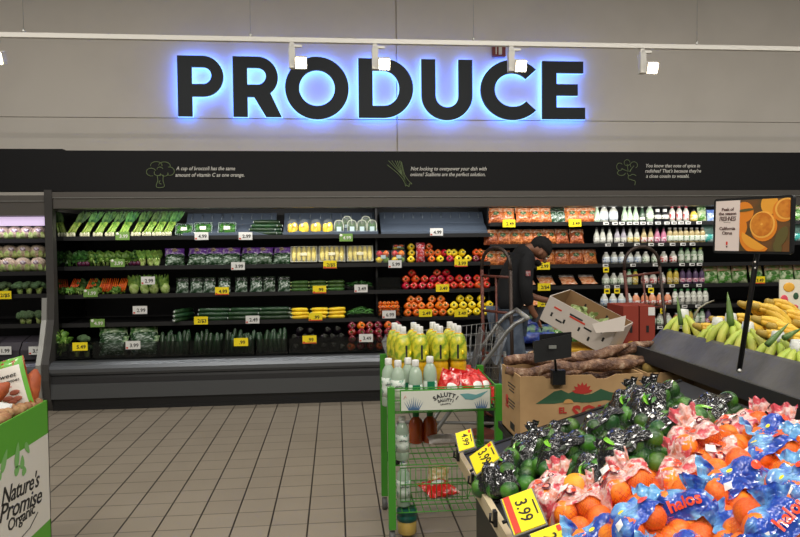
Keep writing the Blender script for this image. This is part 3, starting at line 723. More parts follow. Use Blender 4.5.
row('corn', cornpack, [304, 332, 360], 7.06, 1.34, 'foam tray of five shucked corn cobs', S2, 'packaged corn', 'corn packs')
row('carr', carrots, [73, 90, 103, 112, 121], 7.09, 1.06, 'bunch of orange carrots with leafy tops', S3, 'carrot bunch', 'carrot bunches', jr=.3)
row('dark', bunch('dark'), [82, 97], 7.10, 1.06, 'leafy green bunch between the carrot bunches', S3, 'leafy greens', 'green bunches among carrots', jr=.6)
row('mid', bunch('mid'), [70, 80, 97, 115], 7.02, 1.06, 'small leafy tops in front of the carrots', S3, 'leafy greens', 'green tops before the carrots', sc=.55, jr=.5)
row('rom', romaine, [134, 145, 154, 165], 7.08, 1.06, 'leafy romaine head with pale base', S3, 'romaine lettuce', 'romaine heads', jr=1)
row('speck', speckbag, [182, 196, 209, 224, 241, 256, 269, 284], 7.07, 1.06, 'white-speckled pack of chopped vegetables', S3, 'packaged vegetables', 'chopped vegetable packs')
k = 0
for px in (300, 318, 336):
    for lv, (dy, dz) in enumerate([(0, 0), (.045, 0), (.02, .034), (.06, .04), (.045, .072)]):
        inst('zuke', zuke(ZUC, 'zucchini', 1, .088), (XX(px, 7.04, 1.1), 7.04+dy, 1.06+dz), (0, 0, random.uniform(-.16, .16)), 1,
             '%s green zucchini in the %s heap on the third shelf' % (['lower front', 'lower rear', 'middle front', 'middle rear', 'topmost'][lv], {300: 'left', 318: 'middle', 336: 'right'}[px]), 'zucchini', 'zucchini heaps')
def openbin(wd, h, d, m=BINM):
    def f():
        mb = MB(); mb.box((0, 0, .005), (wd, d, .01)); mb.box((0, -d/2+.004, h/2), (wd, .008, h)); mb.box((0, d/2-.004, h/2), (wd, .008, h))
        mb.box((-wd/2+.004, 0, h/2), (.008, d, h)); mb.box((wd/2-.004, 0, h/2), (.008, d, h)); return mb.build('produce_bin', m)
    return f
inst('bin_s', openbin(.27, .05, .26), (XX(360, 7.15, 1.08), 7.14, 1.06), label='shallow black bin of green chilies beside the zucchini', cat='bin')
def chilis(n, L_, seed, wd=.24):
    rn = random.Random(seed); mb = MB()
    for i in range(n):
        x = rn.uniform(-wd/2, wd/2); y = rn.uniform(-.1, .1); a = rn.uniform(0, pi); z = .02+rn.random()*.06*(1-abs(x)/wd)
        mb.tube([(x-cos(a)*L_, y-sin(a)*L_*.6, z), (x, y, z+.008), (x+cos(a)*L_, y+sin(a)*L_*.6, z)], [.003, .009, .004], 6)
    return mb
o = chilis(60, .035, 3).build('green_chilies', mat('chili_green', (24, 64, 24), .3, c2=(44, 92, 34), ns=20)); o.location = (XX(360, 7.13, 1.08), 7.13, 1.072); tag(o, 'heap of dark green chilies in the bin beside the zucchini', 'chilies', kind='stuff')
# fourth shelf
lv = [(0, 0), (.05, 0), (.1, 0), (.025, .042), (.075, .042), (.05, .082)]
for gi, px in enumerate((184, 214, 245, 275)):
    for i, (dy, dz) in enumerate(lv):
        inst('ewrap', cuke_wrap, (XX(px, 6.96, .8)+random.uniform(-.02, .02), 6.96+dy, .786+dz), (0, 0, random.uniform(-.05, .05) if gi else radians(70)+random.uniform(-.1, .1)), 1,
             'long film-wrapped cucumber in stack %s on the fourth shelf' % ['with its ends facing out', 'beside the yellow card', 'behind the white card', 'nearest the yellow squash'][gi], 'cucumber', 'cucumber stack '+str(['left', 'left middle', 'right middle', 'right'][gi]))
for gi, px in enumerate((300, 319, 337)):
    for i, (dy, dz) in enumerate([(0, 0), (.045, 0), (.02, .036), (.06, .038), (.04, .074)]):
        inst('ysq', zuke(YEL, 'yellow_squash', 1, .086), (XX(px, 6.95, .8)+random.uniform(-.01, .01), 6.95+dy, .786+dz), (0, 0, random.uniform(-.3, .3)), 1,
             '%s yellow squash in the %s heap on the fourth shelf' % (['lower front', 'lower rear', 'middle front', 'middle rear', 'topmost'][i], ['left', 'middle', 'right'][gi]), 'squash', 'yellow squash heaps')
inst('bin_s', None, (XX(361, 7.05, .8), 7.03, .786), label='shallow black bin of green beans beside the yellow squash', cat='bin')
o = chilis(70, .05, 9, .22).build('green_beans', BEAN); o.location = (XX(361, 7.03, .8), 7.02, .798); tag(o, 'heap of loose green beans in the bin beside yellow squash', 'green beans', kind='stuff')
# bottom bins
BX = [(62, 'leafy greens'), (84, 'broccoli'), (113, 'bagged greens'), (144, 'bagged greens'), (176, 'cucumbers'), (208, 'cucumbers'), (240, 'cucumbers'), (273, 'cucumbers'), (305, 'eggplants'), (333, 'eggplants'), (361, 'red peppers'), (388, 'red peppers')]
for i, (px, what) in enumerate(BX):
    x = XX(px, 6.85, .5)
    wdt = .29 if px not in (62, 84) else .2
    inst(('bin', wdt), openbin(wdt if px > 300 or px < 100 else .30, .15, .34), (x, 6.9, .472), (0, 0, 0), 1, 'smoked plastic bin of %s, %s bottom bin from left' % (what, NUM[i+1]), 'bin', 'bottom bins')
    if what == 'cucumbers':
        for j in range(12):
            rr, cc_ = divmod(j, 6)
            inst('scuke', standcuke, (x-.115+.046*cc_+random.uniform(-.004, .004), 6.79+rr*.075, .483+rr*.0), (0, random.uniform(-.12, .12), random.uniform(-.4, .4)), (1, 1, random.uniform(.92, 1.25)),
                 'upright dark cucumber in the %s bottom bin' % NUM[i+1], 'cucumber', 'cucumbers in the %s bottom bin' % NUM[i+1])
    elif what == 'eggplants':
        for j, (dx, dy, dz) in enumerate([(-.09, -.09, 0), (0, -.09, 0), (.09, -.09, 0), (-.09, -.06, .085), (0, -.06, .085), (.09, -.06, .085), (-.05, -.01, .15), (.05, .0, .15), (-.05, .06, .07), (.05, .06, .07)]):
            inst('egg', eggplant, (x+dx, 6.88+dy, .483+dz), (random.uniform(-.2, .2), 0, random.uniform(-.5, .5)), .9, 'glossy eggplant in the %s bottom bin' % NUM[i+1], 'eggplant', 'eggplants in the %s bottom bin' % NUM[i+1])
    elif what == 'red peppers':
        q = 0
        for lz, ly in ((0, -.1), (.068, -.1), (.135, -.07), (.195, -.02)):
            for dx in (-.095, -.0, .095):
                key = 'PD' if (q % 5) else 'PO'; q += 1
                inst(key+'b', pepper(PD if key == 'PD' else PO, key), (x+dx+random.uniform(-.008, .008), 6.88+ly, .483+lz), (0, 0, random.uniform(-.5, .5)), 1,
                     '%s bell pepper in the %s bottom bin' % ('dark red' if key == 'PD' else 'orange', NUM[i+1]), 'bell pepper', '%s peppers in the %s bottom bin' % ('red' if key == 'PD' else 'orange', NUM[i+1]))
    elif what == 'bagged greens':
        for j, (dx, dy, dz, rz) in enumerate([(0, -.02, 0.0, 0), (-.01, .03, .085, .2)]):
            inst('gbag', greenbag, (x+dx, 6.86+dy, .483+dz), (radians(-8), 0, rz), 1.0, 'clear bag of leafy greens, %s in the %s bottom bin' % (['lower', 'upper'][j], NUM[i+1]), 'bagged greens', 'bags of greens in the bottom bins')
    elif what == 'broccoli':
        for j, (dx, dy, dz) in enumerate([(-.045, -.08, 0), (.045, -.08, 0), (0, -.03, .09)]):
            inst('broc', broc, (x+dx, 6.88+dy, .483+dz), (0, 0, j), .9, 'green broccoli crown, %s in the second bottom bin' % ['left', 'right', 'topmost'][j], 'broccoli', 'broccoli in the bottom bin')
    else:
        for j, (dx, dy, dz) in enumerate([(-.03, -.05, 0), (.03, -.05, .08)]):
            inst('mid', None, (x+dx, 6.86+dy, .483+dz), (0, 0, j), 1.1, 'leafy green bunch, %s in the leftmost bottom bin' % ['lower', 'upper'][j], 'leafy greens', 'greens in the leftmost bottom bin')

# ---- left case
row('cauli', cauli, [3, 15.5, 27.5, 39.5], 7.06, 1.617, 'film-wrapped cauliflower', TOP+' of left case', 'cauliflower', 'cauliflowers top shelf', sc=.95)
row('cauli', cauli, [-5, 8.5, 23, 38.5], 7.05, 1.297, 'film-wrapped cauliflower in lower row', S2+' of left case', 'cauliflower', 'cauliflowers lower row', sc=1.02, jr=.3)
row('cauli', cauli, [-3, 10, 24, 38], 7.09, 1.297+.135, 'film-wrapped cauliflower in upper row', S2+' of left case', 'cauliflower', 'cauliflowers upper row', sc=.98, jr=.3)
row('broc', broc, [-5, 5, 20, 29, 39], 7.05, 1.077, 'green broccoli crown', S3+' of left case', 'broccoli', 'broccoli crowns left case', jr=2)
row('broc', broc, [23, 29, 39], 6.98, .792, 'green broccoli crown', S4+' of left case', 'broccoli', 'broccoli crowns fourth shelf', jr=2)
def darkbox():
    mb = MB(); mb.prism([(-.12, 0), (-.12, .09), (-.06, .16), (.12, .2), (.12, 0)], -.11, .11); return mb.build('dark_box', mat('plum_grey_box', (58, 54, 60), .5))
row('dbox', darkbox, [-8, 13, 38], 6.88, .472, 'dark grey sloped produce box', 'in the bottom of left case', 'box', 'dark boxes', sc=1)

# ---- pepper section
def pepperpack():
    r = empty('mixed_pepper_pack'); a = MB()
    for (x, z, m) in ((-.033, .1, PR), (.035, .1, PO), (-.035, .035, PY), (.035, .035, G2)):
        mb = MB(); mb.ell((x, 0, z), (.034, .034, .034), 12, 9, fn=lambda d: 1+.06*cos(4*atan2(d.x, d.z))); mb.build('bell_pepper', m, r)
    b = MB(); b.box((0, 0, .067), (.145, .08, .134)); b.build('clear_wrap', CLEAR, r)
    MB().box((.005, -.043, .068), (.05, .002, .035)).build('paper_label', mat('pale_blue_label', (190, 210, 212), .5), r); return r
row('ppack', pepperpack, [382.5, 398], 7.05, 1.338, 'wrapped pack of mixed coloured bell peppers', S2, 'pepper pack', 'mixed pepper packs')
inst('ppack', None, (XX(398.5, 7.11, 1.5), 7.12, 1.338+.14), (0, 0, 0), (.85, .8, .4), 'small wrapped pepper pack lying on top of another pack', 'pepper pack')
def pilepep(lst, m, key, zt0, Y0, where, cname, dzs=.07, sc=1):
    for i, (px, py) in enumerate(lst):
        Y = Y0; z = ZZ(py, XX(px, Y, zt0), Y)-.038*sc; lvl = max(0, round((z-zt0)/dzs)); Y = Y0+lvl*.03; z = zt0+lvl*dzs*.97
        x = XX(px, Y, z)
        inst(key, pepper(m, key), (x, Y, z), (0, 0, random.uniform(-.4, .4)), sc, '%s pepper%s, heap %s' % (cname, [' in bottom row', ' in second row', ' in third row', ' on top'][min(3, lvl)], where), 'bell pepper',
             '%s peppers %s%s' % (cname, ['bottom row ', 'second row ', 'third row ', 'top '][min(3, lvl)], where))
pilepep([(411, 260), (411.5, 253), (411, 247), (440, 261), (449, 253)], PY, 'PY', 1.338, 7.05, 'left end of the bagged peppers', 'yellow', .066, .95)
pilepep([(431.5, 260), (431, 253), (429, 248), (438, 254), (480, 254), (484, 261), (426, 254)], PO, 'POr', 1.338, 7.05, 'among the bagged peppers', 'orange', .066, .95)
pilepep([(444, 252), (450, 261), (476, 253)], PR, 'PR', 1.338, 7.05, 'among the bagged peppers', 'red', .066, .95)
pilepep([(458, 260), (462, 253), (468, 260), (454, 253)], PY, 'PY', 1.338, 7.05, 'centre of the bagged peppers', 'yellow', .066, .95)
pilepep([(476, 261)], PD, 'PD', 1.338, 7.05, 'of bagged peppers near the hand truck', 'dark red', .066, .95)
def redpack():
    r = empty('red_pepper_bag')
    for i in range(4):
        mb = MB(); mb.ell((0, 0, .028+i*.046), (.04, .03, .026), 12, 8, fn=lambda d: 1+.08*noise.noise(d*3)); mb.build('bell_pepper', PR, r)
    b = MB(); pillow(b, .095, .21, .085, None, cr=.004); b.build('printed_bag', mat('red_pack_film', (200, 60, 70), .2, c2=(235, 200, 205), ns=35, lo=.5, hi=.6, alpha=.6), r); return r
inst('redpack', redpack, (XX(420.5, 7.04, 1.4), 7.04, 1.338), label='tall red printed bag of peppers between yellow and orange ones', cat='pepper bag')
def rowpep(pxs, m, key, Y, z, cname, where):
    for i, px in enumerate(pxs):
        inst(key, pepper(m, key), (XX(px, Y, z+.04), Y, z), (0, 0, random.uniform(-.4, .4)), 1, '%s bell pepper, %s%s' % (cname, od(i, len(pxs)), where), 'bell pepper', '%s peppers %s' % (cname, where))
rowpep([405.5, 414, 422, 430.5, 438, 446, 454, 462, 470, 478, 486], PR, 'PR', 7.04, 1.061, 'red', 'in front row of the red heap')
rowpep([406, 415.5, 424.5, 433, 441, 450, 459, 467.5, 477, 485], PR, 'PR', 7.075, 1.061+.067, 'red', 'in second row of the red heap')
rowpep([437, 446, 412], PR, 'PR', 7.12, 1.061+.13, 'red', 'on top of the red heap')
rowpep([407.5, 416.5, 425.5, 434, 442.5], PO, 'POr', 6.96, .788, 'orange', 'in front row of the orange heap')
rowpep([408, 414, 421.5, 430, 439, 445], PO, 'POr', 6.995, .788+.067, 'orange', 'in second row of the orange heap')
rowpep([411, 418.5, 432, 441], PO, 'POr', 7.04, .788+.13, 'orange', 'in third row of the orange heap')
rowpep([451, 459.5, 468, 476.5, 485], PY, 'PY', 6.96, .788, 'yellow', 'in front row of the yellow heap')
rowpep([454, 463, 472, 481, 489], PY, 'PY', 6.995, .788+.067, 'yellow', 'in second row of the yellow heap')
rowpep([460, 469, 481], PY, 'PY', 7.04, .788+.13, 'yellow', 'in third row of the yellow heap')
inst('bin_m', openbin(.25, .1, .3), (XX(389, 7.0, .85), 7.02, .788), label='small black bin of tiny orange peppers', cat='bin')
for lvl, n in enumerate((7, 6, 7, 5)):
    for j in range(n):
        inst('POs', pepper(PO, 'POs'), (XX(389, 6.95, .85)-.105+.21*(j+.5)/n, 6.92+lvl*.028, .80+lvl*.036), (0, 0, random.uniform(-1, 1)), .52, 'tiny orange pepper in the small black bin, %s' % ['lowest layer', 'second layer', 'third layer', 'top layer'][lvl], 'small pepper', 'tiny orange peppers '+['lowest layer', 'second layer', 'third layer', 'top layer'][lvl])
inst('bin_e', openbin(.25, .13, .28), (XX(388, 7.1, 1.1), 7.14, 1.061), label='empty black bin beside the red peppers', cat='bin')

# ---- carrots, bottles, salads
row('cbag', carrotbag, [496, 509, 523, 535, 546], 7.06, 1.745, 'bag of baby carrots', TOP, 'carrot bag', 'carrot bags top shelf left', jr=.3)
row('gpk', speckbag, [553, 561], 7.08, 1.745, 'dark green vegetable pack between carrot bags', TOP, 'vegetable pack', 'dark packs among carrots')
row('cbag', carrotbag, [572, 583, 592], 7.06, 1.745, 'bag of baby carrots right of the green packs', TOP, 'carrot bag', 'carrot bags top shelf right', jr=.15)
row('cbag', carrotbag, [491, 503, 515, 527, 539, 551, 563, 577], 7.06, 1.518, 'bag of baby carrots', S2, 'carrot bag', 'carrot bags second shelf', jr=.35)
row('cbag', carrotbag, [490, 503, 539, 547, 561, 576, 591], 7.06, 1.30, 'bag of baby carrots', S3, 'carrot bag', 'carrot bags third shelf', sc=(1.1, 1, 1), jr=.3)
def flatpk():
    r = empty('flat_carrot_pack'); M = Matrix.Rotation(radians(62), 4, 'X') @ Matrix.Translation((0, -.04, -.03))
    a = MB(); pillow(a, .17, .15, .04, Matrix.Rotation(radians(-62), 4, 'X') @ Matrix.Translation((0, .0, .0))); a.build('bag', mat('shredded_carrot_bag', (222, 128, 76), .22, c2=(240, 190, 150), ns=40, coat=.5, rand=.1), r)
    b = MB(); pillow(b, .17, .05, .02, Matrix.Rotation(radians(-62), 4, 'X') @ Matrix.Translation((0, -.012, .12))); b.build('printed_header', mat('grey_header', (110, 105, 105), .3, c2=(190, 180, 170), ns=30), r); return r
row('fpk', flatpk, [528, 548, 570, 590], 7.02, 1.074, 'flat bag of cut carrots', S4, 'carrot bag', 'flat carrot bags fourth shelf', dz=.02)
row('fpk', flatpk, [521, 537], 6.95, .862, 'flat bag of cut carrots', 'on the fifth shelf', 'carrot bag', 'flat carrot bags fifth shelf', dz=.02)
row('bbag', bluebag, [512, 531], 6.96, .643, 'blue bag of vegetables', 'on the sixth shelf', 'vegetable bag', 'blue bags sixth shelf')
row('bbag', bluebag, [517, 533, 552], 6.86, .5, 'blue bag of vegetables', 'in the bottom well', 'vegetable bag', 'blue bags in the well', sc=1.15)
row('sbag', saladbag, [560, 580, 600, 625, 720, 745, 770, 795], 6.86, .5, 'bag of salad', 'in the bottom well', 'salad bag', 'salad bags in the well')
def bottle(prof, cap, bodym, capm, labm, lab, n=12, sx=1, sy=1, name='dressing_bottle'):
    def f():
        r = empty(name); MB().lathe(prof, n, sx=sx, sy=sy).build('body', bodym, r)
        c = MB(); c.lathe([(cap[0]*.98, cap[1]), (cap[0], cap[1]+.003), (cap[0], cap[2]-.003), (cap[0]*.9, cap[2])], 10); c.build('cap', capm, r)
        if lab:
            rr = [p for p in prof]
            def R(z):
                for (r1, z1), (r2, z2) in zip(prof, prof[1:]):
                    if z1 <= z <= z2 and z2 > z1: return r1+(r2-r1)*(z-z1)/(z2-z1)
                return prof[0][0]
            zz = [lab[0]+(lab[1]-lab[0])*i/4 for i in range(5)]
            l = MB(); l.lathe([(R(z)+.0012, z) for z in zz], n, sx=sx, sy=sy); l.build('wrap_label', labm, r)
        return r
    return f
def pm(name, c, **k): return mat(name, c, .3, coat=.4, **k)
WB = pm('creamy_white_dressing', (196, 198, 186)); PG = pm('pale_green_dressing', (176, 200, 170)); DGN = pm('dark_green_dressing', (52, 78, 56)); PK = pm('pink_dressing', (196, 120, 150))
TN = pm('tan_dressing', (186, 168, 120)); YD = pm('yellow_dressing', (214, 190, 80)); PPL = pm('purple_dressing', (96, 76, 110)); PCH = pm('peach_dressing', (222, 150, 110)); RD = pm('red_drink', (170, 40, 60)); DKB = pm('dark_bottle', (40, 40, 44)); GY = pm('grey_dressing', (165, 160, 170))
LBW = mat('label_white_blue', (206, 214, 218), .5, c2=(90, 130, 190), ns=55, lo=.6, hi=.64); LBG = mat('label_white_green', (222, 230, 214), .5, c2=(70, 130, 70), ns=60, lo=.57, hi=.62)
LBR = mat('label_white_red', (232, 222, 216), .5, c2=(206, 80, 80), ns=55, lo=.52, hi=.58); LBK = mat('label_white_black', (220, 220, 210), .5, c2=(50, 50, 60), ns=60, lo=.58, hi=.62)
LBY = mat('label_cream_yellow', (232, 222, 170), .5, c2=(216, 176, 50), ns=50, lo=.5, hi=.6); LBP = mat('label_pink', (230, 200, 210), .5, c2=(190, 60, 110), ns=50, lo=.5, hi=.58)
CAPW = mat('cap_white', (226, 226, 222), .4); CAPG = mat('cap_green', (40, 110, 54), .4); CAPK = mat('cap_dark', (44, 42, 46), .4); CAPR = mat('cap_red', (150, 30, 50), .4); CAPY = mat('cap_yellow_green', (170, 190, 60), .4)
JUG = [(.02, 0), (.036, .006), (.037, .05), (.033, .08), (.02, .1), (.014, .108)]; SLIM = [(.022, 0), (.029, .005), (.029, .07), (.02, .105), (.012, .13), (.012, .15)]
OVAL = [(.03, 0), (.044, .01), (.049, .06), (.045, .105), (.03, .135), (.016, .145)]; TALL = [(.022, 0), (.028, .005), (.028, .1), (.024, .115), (.014, .13), (.013, .14)]
def bk(key, prof, cap, bm, cm, lm, lab, **k): return (key, bottle(prof, cap, bm, cm, lm, lab, **k))
JC = (.016, .105, .12); SC_ = (.014, .145, .168); OC = (.018, .143, .158); TCp = (.016, .137, .155)
KB = {
 'jw': bk('jw', JUG, JC, WB, CAPW, LBW, (.015, .07)), 'jg': bk('jg', JUG, JC, WB, CAPW, LBG, (.015, .07)), 'jr': bk('jr', JUG, JC, WB, CAPW, LBR, (.015, .07)), 'jp': bk('jp', JUG, JC, PCH, CAPW, LBR, (.02, .05)),
 'ow': bk('ow', OVAL, OC, WB, CAPW, LBW, (.02, .11), sy=.6), 'og': bk('og', OVAL, OC, PG, CAPW, LBG, (.03, .09), sy=.6, sx=.8), 'sg': bk('sg', SLIM, SC_, PG, CAPW, LBG, (.015, .065)),
 'sd': bk('sd', SLIM, SC_, DGN, CAPW, LBK, (.02, .05)), 'sw': bk('sw', SLIM, SC_, WB, CAPK, LBK, (.015, .06)), 'sy': bk('sy', SLIM, SC_, WB, CAPK, LBY, (.015, .06)), 'sgr': bk('sgr', SLIM, SC_, GY, CAPK, LBK, (.015, .06)),
 'spk': bk('spk', SLIM, SC_, PK, CAPK, LBP, (.015, .06)), 'sph': bk('sph', SLIM, SC_, TN, CAPK, LBR, (.015, .06)), 'dk': bk('dk', JUG, (.02, .1, .13), DKB, CAPW, LBK, (.03, .07)),
 'rd': bk('rd', TALL, (.014, .138, .165), WB, CAPR, LBR, (.02, .1)), 'tt': bk('tt', TALL, TCp, TN, CAPW, LBG, (.02, .075)), 'tg': bk('tg', TALL, TCp, PG, CAPG, LBG, (.02, .09)), 'tw': bk('tw', TALL, TCp, WB, CAPG, LBK, (.02, .09)),
 'ty': bk('ty', TALL, TCp, YD, CAPG, LBY, (.02, .07)), 'tp': bk('tp', TALL, TCp, PPL, CAPK, LBP, (.02, .06)), 'tl': bk('tl', TALL, TCp, PG, CAPY, LBG, (.02, .09)), 'yo': bk('yo', JUG, JC, YD, CAPK, LBY, (.015, .07)),
}
DESC = {'jw': 'round white jug with blue-printed label', 'jg': 'round white jug with green-printed label', 'jr': 'round white jug with red-printed label', 'jp': 'round peach-coloured dressing jug', 'ow': 'broad white oval bottle',
 'og': 'pale green oval bottle', 'sg': 'slim pale green bottle', 'sd': 'slim dark green bottle', 'sw': 'slim cream bottle with dark cap', 'sy': 'slim cream bottle with yellow label', 'sgr': 'slim grey bottle with dark cap', 'spk': 'slim pink bottle',
 'sph': 'slim tan bottle with red label', 'dk': 'small dark bottle with white cap', 'rd': 'white bottle with dark red cap', 'tt': 'tan bottle with white cap', 'tg': 'pale green bottle with green cap', 'tw': 'white bottle with green cap', 'ty': 'yellow bottle with green cap',
 'tp': 'purple bottle with dark cap', 'tl': 'pale bottle with lime cap', 'yo': 'squat yellow bottle'}
def bottles(seq, Y, z, where):
    from collections import Counter
    cnt = Counter(k for k, _ in seq); idx = Counter()
    for k, px in seq:
        i = idx[k]; idx[k] += 1
        key, fn = KB[k]
        inst(key, fn, (XX(px, Y, z+.06), Y, z), (0, 0, random.uniform(-.3, .3)), 1.07, '%s, %s%s' % (DESC[k], od(i, cnt[k]), where), 'bottle', 'dressing bottles '+where)
        # the second one standing right behind
bottles([('sg', 597), ('ow', 604), ('ow', 613.5), ('sg', 624.5), ('sg', 629.5), ('sg', 635.5), ('sd', 642), ('og', 649.6), ('dk', 657.4), ('dk', 664.7), ('rd', 672), ('rd', 679), ('rd', 685.8), ('yo', 693.5)], 7.04, 1.745, 'on the top bottle shelf')
bottles([('sw', 596.5), ('sw', 602.5), ('sw', 609.5), ('sgr', 617), ('sgr', 623.5), ('sy', 630), ('sy', 636.6), ('sph', 643.7), ('sph', 650.5), ('spk', 657), ('spk', 663.5), ('tt', 669.5), ('tt', 675), ('tt', 680.3), ('tt', 685.8), ('tt', 691.3), ('tt', 696.7), ('tt', 702.2)], 7.04, 1.518, 'on the second bottle shelf')
bottles([('jw', 606), ('jw', 614), ('jw', 621.5), ('jw', 629.7), ('jw', 637.5), ('jg', 645.6), ('jg', 655), ('jr', 663.6), ('jr', 673), ('tg', 681), ('tg', 687.3), ('tl', 693.8), ('tl', 700.2)], 7.04, 1.301, 'on the third bottle shelf')
bottles([('jg', 605.7), ('jg', 613.5), ('jg', 620.9), ('tg', 629), ('ty', 635.2), ('jr', 644.8), ('jr', 653), ('jr', 661.7), ('ty', 669.6), ('ty', 675.9), ('tp', 682.4), ('tp', 688.7), ('tp', 695.3), ('tp', 701.6)], 7.04, 1.075, 'on the fourth bottle shelf')
bottles([('jw', 604.3), ('jw', 613), ('jw', 621.3), ('jw', 628.5), ('jp', 636), ('jp', 644.5), ('jp', 652.2), ('jp', 659.9), ('jp', 667.6), ('tw', 675), ('tw', 681.4), ('tw', 687.6), ('tw', 693.6), ('tw', 699.5), ('tw', 705.3)], 6.96, .861, 'on the fifth bottle shelf')
bottles([('jg', 612), ('jr', 622), ('jw', 632), ('jp', 642), ('jg', 652), ('jg', 660), ('jg', 668), ('jp', 676.5), ('tt', 684), ('ty', 690), ('tl', 696), ('tg', 702), ('tp', 708)], 6.96, .643, 'on the lowest bottle shelf')
def leafbag(): return bagproto('green_leaf_bag', SAL, mat('green_bag_top', (60, 110, 50), .3), None, .1, .16, .06, .8, 8)()
row('lb', leafbag, [702], 7.06, 1.745, 'small bag of bright green leaves on the top shelf right of the bottles', '', 'salad bag', None)
row('bb2', bagproto('blue_snack_pack', mat('sky_blue_pack', (110, 140, 200), .3, c2=(200, 215, 230), ns=40), mat('sky_blue_top', (80, 110, 180), .3), None, .09, .13, .05, .8, 8), [711], 7.06, 1.745, 'small blue packet on the top shelf right of the bottles', '', 'packet', None)
row('teal', tealbag, [709, 722, 736, 750, 765, 780, 797], 7.06, 1.518, 'teal printed salad bag', S2, 'salad bag', 'teal salad bags')
row('sbag', saladbag, [725, 742, 760, 778, 797], 7.06, 1.745, 'bag of salad', TOP+' behind the orange poster', 'salad bag', 'salad bags top shelf')
row('sbag', saladbag, [711, 725.5, 740, 757, 773, 787, 802], 7.04, 1.075, 'bag of salad greens with brown header', S4, 'salad bag', 'salad bags fourth shelf', jr=.15)
def stag():
    mb = MB(); mb.box((0, 0, 0), (.06, .003, .03)); r = mb.build('shelf_tag', CARDW); MB().box((.005, -.0018, 0), (.036, .001, .012)).build('tag_print', INK, r); return r
def ytag():
    mb = MB(); mb.box((0, 0, 0), (.06, .003, .055)); r = mb.build('shelf_tag', CARDY); MB().box((.0, -.0018, 0), (.036, .001, .02)).build('tag_print', INK, r); return r
for zz_, y_, nm, pxs in ((TC[0], 6.972, 'top', [606, 615, 622, 629.5, 636, 643, 650, 658, 667, 674, 681, 688, 699]), (TC[1], 6.972, 'second', [608, 621, 637, 651, 661, 672.5, 683, 692.5]), (TC[2], 6.972, 'third', [605.5, 633, 655.5, 682, 692, 699.5]),
                     (TC[3], 6.972, 'fourth', [607, 617, 649, 672, 686, 699]), (TC[4], 6.882, 'fifth', [637, 650, 663, 684.5, 698]), (TC[5], 6.882, 'lowest', [622, 640, 660, 680, 700])):
    for i, px in enumerate(pxs):
        inst('stag', stag, (XX(px, y_, zz_), y_, zz_-.01), label='small white shelf tag, %salong the %s bottle shelf' % (od(i, len(pxs)), nm), cat='shelf tag', group='tags on the %s bottle shelf' % nm)
for i, (px, z_, y_, nm) in enumerate([(606, TC[2], 6.972, 'below the leftmost white jugs of third bottle shelf'), (607, TC[3], 6.972, 'left of two under the fourth bottle shelf'), (617, TC[3], 6.972, 'right of two under the fourth bottle shelf'), (651, TC[3], 6.972, 'under fourth bottle shelf behind the hand truck'), (663, TC[4], 6.882, 'under the peach jugs of the fifth shelf')]):
    inst('ytag', ytag, (XX(px, y_, z_), y_, z_-.055), label='small yellow shelf tag '+nm, cat='shelf tag', group='yellow tags')
# ================================================================== SLOPED DISPLAY TABLE (citrus and limes)
TX, TZ, TS = .475, .735, .30
TRAYROT = Matrix.Rotation(-atan(TS), 4, 'Y')
def on_tray(px, py, h=0):
    d = ray(px, py); t = (TZ-TS*TX+h-CAMZ)/(d.z-TS*d.x)
    p = Vector((0, 0, CAMZ))+d*t
    return p
dt = empty('display_table', (1.0, 1.8, 0)); tag(dt, 'sloping black island display table heaped with limes and oranges', 'display table')
Y0, Y1 = .85, 2.56
mb = MB(); mb.prism([(.52-1, 0), (.52-1, .62), (1.34-1, .87), (1.34-1, 0)], Y0+.05-1.8, Y1-.03-1.8, 'y'); mb.build('cabinet_body', BLK, dt)
mb = MB(); mb.prism([(TX-1, TZ-.05), (TX-1, TZ-.025), (1.355-1, TZ-.025+TS*.88), (1.355-1, TZ-.05+TS*.88)], Y0-1.8, Y1-1.8, 'y'); mb.build('sloped_tray', DGR, dt)
WOOD = mat('pale_wood_edge', (196, 180, 148), .55, c2=(176, 158, 124), ns=14, stretch=(1, .15, 1))
mb = MB(); mb.box((TX-.015-1, (Y0+Y1)/2-1.8, TZ-.025), (.02, Y1-Y0, .045)); mb.build('edge_board', WOOD, dt)
mb = MB(); mb.prism([(TX-1, TZ-.04), (TX-1, TZ-.02), (1.355-1, TZ-.02+TS*.88), (1.355-1, TZ-.04+TS*.88)], Y1-1.8, Y1+.02-1.8, 'y'); mb.build('end_board', BLK, dt)
for y in (1.25, 1.55, 1.9, 2.22, 2.5):
    mb = MB(); mb.box((TX-.03-1, y-1.8, TZ+.0), (.010, .022, .045)); mb.tube([(TX-.032-1, y-1.8, TZ-.015), (TX-.045-1, y-1.8, TZ-.008), (TX-.043-1, y-1.8, TZ+.015)], .004, 6); mb.build('sign_clip', BLK, dt)

